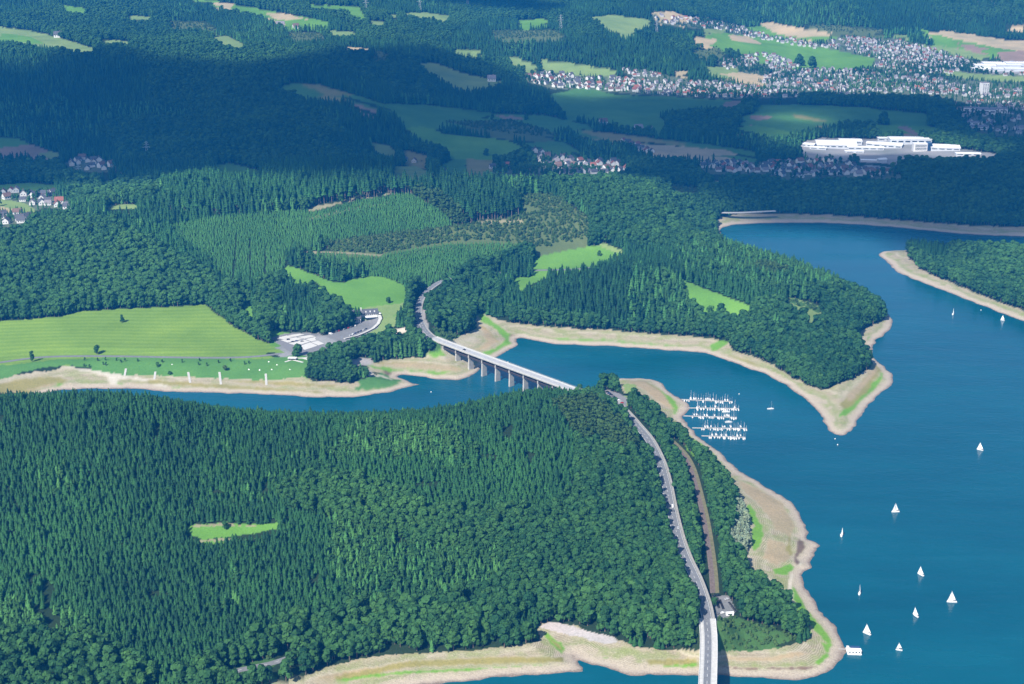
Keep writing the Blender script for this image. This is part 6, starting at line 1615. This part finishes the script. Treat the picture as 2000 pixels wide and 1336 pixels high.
hall(1597, 335, 30, 22, 8, -.1, 'brown roofed school hall in the suburb before the works', None, .1, True, 'school_hall', M_WALLW, M_ROOFS[1])
hall(1578, 340, 28, 16, 6, -.1, 'white walled gym below the school hall in the suburb', None, .08, True, 'school_hall', M_WALLW, M_ROOFS[3])
for i, (px, py, L, Wd) in enumerate(((1925, 131, 70, 40), (1945, 127, 80, 36), (1968, 130, 70, 40), (1990, 127, 80, 40), (1918, 138, 60, 30), (1985, 138, 70, 30), (1958, 138, 60, 30))):
    hall(px, py, L, Wd, 10, -.1, 'white roofed industrial hall at the town edge, %s in the trading estate' % words_for(i), 'halls of the trading estate at the town edge', .03, False, 'industrial_hall')
for i, (px, py, L, Wd, h) in enumerate(((1905, 218, 60, 16, 14), (1925, 222, 44, 20, 16), (1950, 219, 40, 24, 13), (1890, 243, 50, 20, 9), (1912, 252, 34, 26, 10), (1860, 247, 46, 10, 5))):
    hall(px, py, L, Wd, h, -.15, 'large grey roofed school block in the shaded suburb, %s along the slope' % words_for(i), 'school blocks of the shaded suburb', .05, True, 'school_block', M_WALLW, M_ROOFS[3])
def tower_block(px, py):
    x, y, z = ground_at(px, py)
    t = empty('tower_block', (x, y, z), .25); tag(t, 'white high-rise block of flats standing above the town roofs', 'tower block')
    mb = MB(); mb.box((0, 0, 13), (20, 16, 36)); w = mb.build('wall', M_WALLW, t)
    for i in range(8):
        for xx in (-6.5, 0, 6.5):
            mb = MB(); mb.box((xx, -8.05, 3 + 3.4 * i), (3.6, .2, 1.5)); mb.build('window', M_GLASS, w)
    mb = MB(); mb.box((0, 0, 31.5), (20.6, 16.6, 1)); mb.build('roof', M_ROOFS[3], t)
tower_block(1921, 184)

def restaurant():
    x, y, z = ground_at(708, 622)
    t = empty('country_hotel', (x, y, z), .22); tag(t, 'white country hotel with dark roofs and dormers beside the meadow wood', 'hotel')
    M_TIMBER = plain('dark_timber', (0.03, 0.028, 0.03), .8, .15)
    for i, (cx, cy, L, Wd, h, r_) in enumerate(((-11, 3, 17, 11, 6.5, 5.5), (10, 7, 24, 10, 6, 5), (-9, -7, 11, 9, 4.5, 3.6))):
        mb = MB(); a, b = L / 2, Wd / 2
        mb.add([(cx - a, cy - b, -2), (cx + a, cy - b, -2), (cx + a, cy + b, -2), (cx - a, cy + b, -2), (cx - a, cy - b, h), (cx + a, cy - b, h), (cx + a, cy + b, h), (cx - a, cy + b, h), (cx - a, cy, h + r_), (cx + a, cy, h + r_)], [(0, 1, 5, 4), (2, 3, 7, 6), (1, 2, 6, 9, 5), (3, 0, 4, 8, 7)])
        w = mb.build('wall', M_WALLW, t)
        mb = MB()
        for s in (-1, 1):
            mb.add([(cx - a - .7, cy + s * (b + .8), h - .7), (cx + a + .7, cy + s * (b + .8), h - .7), (cx + a + .7, cy, h + r_ + .1), (cx - a - .7, cy, h + r_ + .1), (cx - a - .7, cy + s * (b + .8), h - .4), (cx + a + .7, cy + s * (b + .8), h - .4), (cx + a + .7, cy, h + r_ + .4), (cx - a - .7, cy, h + r_ + .4)], [(4, 5, 6, 7), (0, 3, 2, 1), (0, 1, 5, 4), (1, 2, 6, 5), (3, 0, 4, 7)])
        rf = mb.build('roof', M_ROOFS[0], t)
        n_ = int(L / 3)
        for k in range(n_):
            xx = cx - a + (k + .5) * L / n_
            for zz in ((1.7, 4.4) if h > 5 else (1.8,)):
                mb = MB(); mb.box((xx, cy - b - .03, zz), (1.3, .15, 1.5)); mb.build('window', M_GLASS, w)
            if i < 2 and k % 2 == 0:
                mb = MB(); mb.box((xx, cy - b * .55, h + r_ * .45), (1.7, 2.6, 1.7)); mb.build('dormer', M_WALLW, rf)
        mb = MB()
        for k in range(n_ + 1):
            mb.box((cx - a + k * L / n_, cy - b - .05, h / 2), (.22, .14, h - .2))
        for zz in (.2, 3.1, h - .2):
            mb.box((cx, cy - b - .06, zz), (L, .12, .22))
        tag(mb.build('timber_frame', M_TIMBER, w), kind='stuff')
    mb = MB(); mb.box((12, -2.5, 1.3), (16, 7, 2.6)); mb.build('conservatory', M_GLASS, t)
    mb = MB(); mb.box((12, -2.5, 2.8), (16.8, 7.8, .4)); mb.build('conservatory_roof', M_WHITE, t)
    mb = MB(); mb.box((-1, 6, 9.5), (1.4, 1.4, 9)); mb.build('chimney', M_WALLW, t)
restaurant()
def drive():
    pts = [ground_at(*p) for p in ((672, 662), (697, 656), (712, 650), (728, 642), (739, 632), (743, 622), (740, 615))]
    P_ = [Vector(p) + Vector((0, 0, .25)) for p in pts]
    mb = MB(); mb.ribbon(P_, -2.4, 2.4, 0, .5); o = tag(mb.build('driveway', M_WALK), 'pale driveway curving up to the country hotel', kind='structure')
    mb = MB(); mb.ribbon(P_, 2.8, 3.5, 1.0, 1.6); tag(mb.build('retaining_wall', plain('dark_hedge_wall', (.05, .055, .05), .9, .2)), 'dark retaining wall along the outside of the curved hotel driveway', 'wall')
drive()
for i, (px, py) in enumerate(((738, 612), (742, 615), (728, 611))):
    x, y, z = ground_at(px, py)
    t = empty('parasol', (x, y, z)); tag(t, 'white parasol on the hotel terrace, %s from the driveway end' % words_for(i), 'parasol', 'parasols on the hotel terrace')
    mb = MB(); mb.tube((0, 0, 0), (0, 0, 2.7), .05); mb.build('pole', M_MAST, t)
    mb = MB(); vs = [(0, 0, 3.3)] + [(math.cos(k * math.pi / 4) * 2.2, math.sin(k * math.pi / 4) * 2.2, 2.4) for k in range(8)]
    mb.add(vs, [(0, 1 + k, 1 + (k + 1) % 8) for k in range(8)] + [tuple(range(8, 0, -1))]); mb.build('canopy', M_SAIL, t)

# ------------------------------------------------------------------ camper terraces, shelter, slipways, small things on the lawn
def patch(name, pix, mat, label, lift, thick=.6):
    P_ = [(*unproject(px, py, CAMPER_Z), CAMPER_Z) for px, py in pix]; n_ = len(P_)
    zt = max(p[2] for p in P_) * .5 + sum(p[2] for p in P_) / n_ * .5
    mb = MB(); mb.add([(p[0], p[1], p[2] + lift) for p in P_] + [(p[0], p[1], p[2] + lift - thick - .6) for p in P_], [tuple(range(n_))[::-1] if False else tuple(range(n_))] + [(i, n_ + i, n_ + (i + 1) % n_, (i + 1) % n_) for i in range(n_)])
    return tag(mb.build(name, mat), label, kind='structure')
M_LOTGREY = plain('lot_asphalt', (0.18, 0.18, 0.185), .9, .12, .2)
M_PAD = plain('pale_paving', (0.54, 0.525, 0.49), .85, .06, .2)
patch('camper_park', [(529, 660), (571, 650.5), (620, 652.5), (658, 667.5), (625, 689), (598, 693), (571, 689), (561, 684)], M_LOTGREY, 'grey lanes of the terraced camper park', .35)
pads = [[(541, 660.5), (560, 656), (575, 658.5), (555, 663.5)], [(563, 655.5), (585, 652.5), (595, 654), (577, 658)], [(549, 665), (578, 659.5), (592, 662.5), (562, 669.5)], [(582, 658.8), (606, 655), (616, 657.5), (595, 662)], [(597, 663), (618, 658.5), (633, 662.5), (608, 667.5)], [(564, 671), (594, 664), (606, 668), (580, 676)], [(608, 669), (634, 663.5), (648, 668), (622, 675)], [(582, 677.5), (606, 669.5), (620, 676), (596, 684)]]
for i, pd in enumerate(pads):
    patch('paved_pitch', pd, M_PAD, 'pale paved pitch of the camper park, %s from the meadow corner' % words_for(i), .62, .3)
for i, (px, py, cl) in enumerate(((563, 664.5, 'black'), (572, 669, 'black'), (579, 667.5, 'dark blue'), (590, 668, 'grey'))):
    x, y, z = ground_at(px, py); put_car(cl, x, y, z + .65, .3, '%s car on the camper park terraces, %s from the meadow' % (cl, words_for(i)), 'cars on the camper park')
x, y, z = ground_at(646, 653); put_car('white', x, y, z + .1, .2, 'white van at the outer end of the hillside car park', None, True)

def ramp_strip(a, b, w, label):
    A_, B_ = Vector(ground_at(*a)), Vector(ground_at(*b))
    mb = MB(); n_ = 12; d = B_ - A_
    for i in range(n_):                      # a flight of broad concrete steps
        p, q = A_ + d * (i / n_), A_ + d * ((i + 1) / n_)
        z = max(h1(p.x, p.y), h1(q.x, q.y)) + .25
        mb.ribbon([Vector((p.x, p.y, z)), Vector((q.x, q.y, z))], -w / 2, w / 2, 0, 1.4)
    tag(mb.build('bathing_steps', M_WALK), label, 'steps', 'concrete steps down the bathing beach')
for i, (a, b, w) in enumerate((((246, 720), (243.5, 734), 2.6), ((303.5, 726), (301.5, 741), 2.6), ((367.5, 727), (371.5, 748), 2.8), ((428.5, 727), (431.5, 751), 2.8), ((519, 730), (520.5, 752), 2.8))):
    ramp_strip(a, b, w, 'pale concrete steps down the bathing beach, %s from the bushes at the old pier end' % words_for(i))

def shelter():
    x, y, z = ground_at(571, 703)
    t = empty('beach_shelter', (x, y, z), -.05); tag(t, 'small dark fronted beach shelter with a pale flat roof on the lawn', 'shelter')
    mb = MB(); mb.box((0, 0, 3.1), (11, 6, .45)); mb.build('roof', M_WHITE, t)
    mb = MB(); mb.box((0, 1.6, 1.4), (9.4, 2.4, 2.9)); mb.build('wall', M_STEEL, t)
    for sx in (-4.8, 4.8):
        mb = MB(); mb.box((sx, -2.4, 1.4), (.3, .3, 2.9)); mb.build('post', M_CONC, t)
    for a, b in (((557, 707), (570, 703)), ((572, 703), (592, 708)), ((575, 700), (600, 699)), ((590, 699), (606, 704))):
        A_, B_ = Vector(ground_at(*a)), Vector(ground_at(*b))
        mb = MB(); mb.ribbon([A_ + Vector((0, 0, .35)), B_ + Vector((0, 0, .35))], -1.4, 1.4, 0, .5)
        tag(mb.build('path', M_PAD), 'pale paved path by the beach shelter', kind='structure')
shelter()

# lone trees, built with trunk and crown of their own
def lone_tree(px, py, h, rad, label, mat=None, seed=1, leaves=420, group=None, conical=False):
    x, y, z = ground_at(px, py)
    r_ = random.Random(seed); t = empty('lone_tree', (x, y, z), r_.uniform(0, 6)); tag(t, label, 'tree', group)
    me = leafy_mesh(seed, h, rad, 11, leaves, mat or M_LEAF, .16, max(.5, h * .075)) if not conical else spruce_mesh(seed, h, rad, 9, .05, mat or M_SPRUCE)
    # split crown and trunk
    for nm, mi in (('crown', 0), ('trunk', 1)):
        fs = [tuple(p.vertices) for p in me.polygons if p.material_index == mi]
        used_v = sorted({v for f in fs for v in f}); mp = {v: i for i, v in enumerate(used_v)}
        mb = MB(); mb.add([me.vertices[v].co for v in used_v], [tuple(mp[v] for v in f) for f in fs])
        o = mb.build(nm, me.materials[mi], t); o['tint'] = r_.uniform(.2, .6)
    return t
lone_tree(239, 630, 12, 3.2, 'tall narrow tree standing alone with a hedge in the mown meadow', None, 101)
lone_tree(190, 692, 13, 4.6, 'dark round tree beside the narrow road at the meadow edge', None, 102)
lone_tree(63, 706, 15, 3.4, 'tall slim tree in the bushes at the end of the lakeside lawn', None, 103)
lone_tree(582, 696, 17, 7.5, 'big round tree beside the entrance of the camper park', None, 104, 620)
lone_tree(759, 592, 9, 4.2, 'single round tree at the end of the hedge on the hotel meadow', None, 105)
lone_tree(440, 1033, 8, 3.6, 'single round tree on the forest clearing', None, 106)
lone_tree(1393, 1185, 9, 4.0, 'round tree between the bridge road and the motorcycles', None, 107)
lone_tree(308, 716, 6, 3.0, 'small round bush tree on the lakeside lawn by the second steps', None, 108)
lone_tree(440, 724, 7, 4.0, 'bright green bush tree on the lakeside lawn above the fourth steps', M_BUSH, 109)
lone_tree(332, 731, 4, 3.0, 'low dark bush on the bare beach', None, 110)
lone_tree(1178, 762, 22, 6.5, 'tall poplar like tree at the marina car park, the western one of the pair', None, 111, 700)
lone_tree(1200, 766, 20, 7.5, 'tall broad tree at the marina car park, the eastern one of the pair', None, 112, 700)
lone_tree(1170, 500, 9, 4, 'round tree at the upper end of the valley meadow', None, 113)
lone_tree(1075, 534, 8, 4, 'round bush tree on the small meadow under the valley road', None, 114)
lone_tree(1095, 531, 7, 3.6, 'second round bush tree on the small meadow under the valley road', None, 115)
lone_tree(962, 235, 16, 6, 'single tree on the crest between the shaded fields', None, 116)
lone_tree(1028, 234, 14, 6, 'single tree beside the brown strip on the shaded crest', None, 117)
lone_tree(950, 304, 16, 7, 'single round tree at the lower edge of the shaded green field', None, 118)
lone_tree(1725, 242, 30, 14, 'large round tree alone in the shaded green fields', None, 119, 500)
lone_tree(1560, 128, 34, 17, 'large round tree group on the bright plain before the town', None, 120, 600)
lone_tree(1585, 133, 34, 18, 'second large round tree group on the bright plain before the town', None, 121, 600)
saplings = [(166, 702), (191, 703), (206, 702), (228, 702), (236, 706), (244, 704), (269, 704), (317, 706), (356, 706), (390, 703), (388, 711), (404, 713), (427, 707), (450, 704), (478, 710), (486, 708), (202, 711), (207, 712), (165, 714), (175, 715)]
for i, (px, py) in enumerate(saplings):
    lone_tree(px, py + 2, 4.2 + (i % 3) * .5, 1.5, 'young slim tree planted on the lakeside lawn, %s counted from the bushes' % words_for(i), None, 140 + i, 70, 'young trees on the lakeside lawn')

M_RUG = plain('picnic_rug', (0.78, 0.77, 0.73), .9, .05)
for i, (px, py) in enumerate(((336, 712), (486, 722), (507, 723), (525, 707), (541, 713), (531, 722), (566, 722))):
    x, y, z = ground_at(px, py)
    t = empty('beach_tent', (x, y, z), R.uniform(0, 3)); tag(t, 'small pale beach tent on the lakeside lawn, %s counted from the beach shelter' % words_for(6 - i), 'tent', 'beach tents on the lakeside lawn')
    mb = MB(); mb.add([(-.9, -.7, 0), (.9, -.7, 0), (.9, .7, 0), (-.9, .7, 0), (-.4, .2, 1.1), (.4, .2, 1.1)], [(0, 1, 5, 4), (1, 2, 5), (2, 3, 4, 5), (3, 0, 4)]); mb.build('canopy', M_SAIL, t)
    mb = MB(); mb.box((0, -1.1, .05), (1.5, .8, .08)); mb.build('rug', M_RUG, t)

def pylon(px, py, h, label):
    x, y, z = ground_at(px, py)
    t = empty('power_pylon', (x, y, z), .3); tag(t, label, 'pylon', 'power pylons on the hills')
    mb = MB(); b0 = h * .09
    for sx, sy in ((-1, -1), (1, -1), (1, 1), (-1, 1)):
        mb.tube((sx * b0, sy * b0, -1), (sx * .5, sy * .5, h), .2, .14, 4)
    for k in range(7):
        f, g = k / 7, (k + 1) / 7; r0, r1 = b0 * (1 - f) + .5 * f, b0 * (1 - g) + .5 * g
        for a, b in (((-1, -1), (1, -1)), ((1, -1), (1, 1)), ((1, 1), (-1, 1)), ((-1, 1), (-1, -1))):
            mb.tube((a[0] * r0, a[1] * r0, h * f), (b[0] * r1, b[1] * r1, h * g), .1, .1, 3)
    mb.build('mast', M_MAST, t)
    for zz, w in ((h * .68, h * .2), (h * .82, h * .15), (h * .94, h * .1)):
        mb = MB(); mb.tube((-w, 0, zz), (w, 0, zz), .2, .2, 4); mb.tube((-w, 0, zz), (0, 0, zz + h * .05), .2, .2, 3); mb.tube((w, 0, zz), (0, 0, zz + h * .05), .2, .2, 3); mb.build('crossarm', M_MAST, t)
for q in ((288, 312, 38, 'grey lattice pylon rising from the shaded forest above the hamlet'), (155, 350, 30, 'thin pylon in the dark trees below the hamlet'), (715, 26, 48, 'pylon on the bright far meadow, the western one on the ridge'), (820, 24, 48, 'pylon on the far ridge between the two meadows'), (913, 18, 48, 'pylon standing in the far forest clearing'), (1095, 62, 50, 'pylon in the cutting on the far wooded slope'), (1282, 68, 46, 'pylon near the far village edge')):
    pylon(*q)
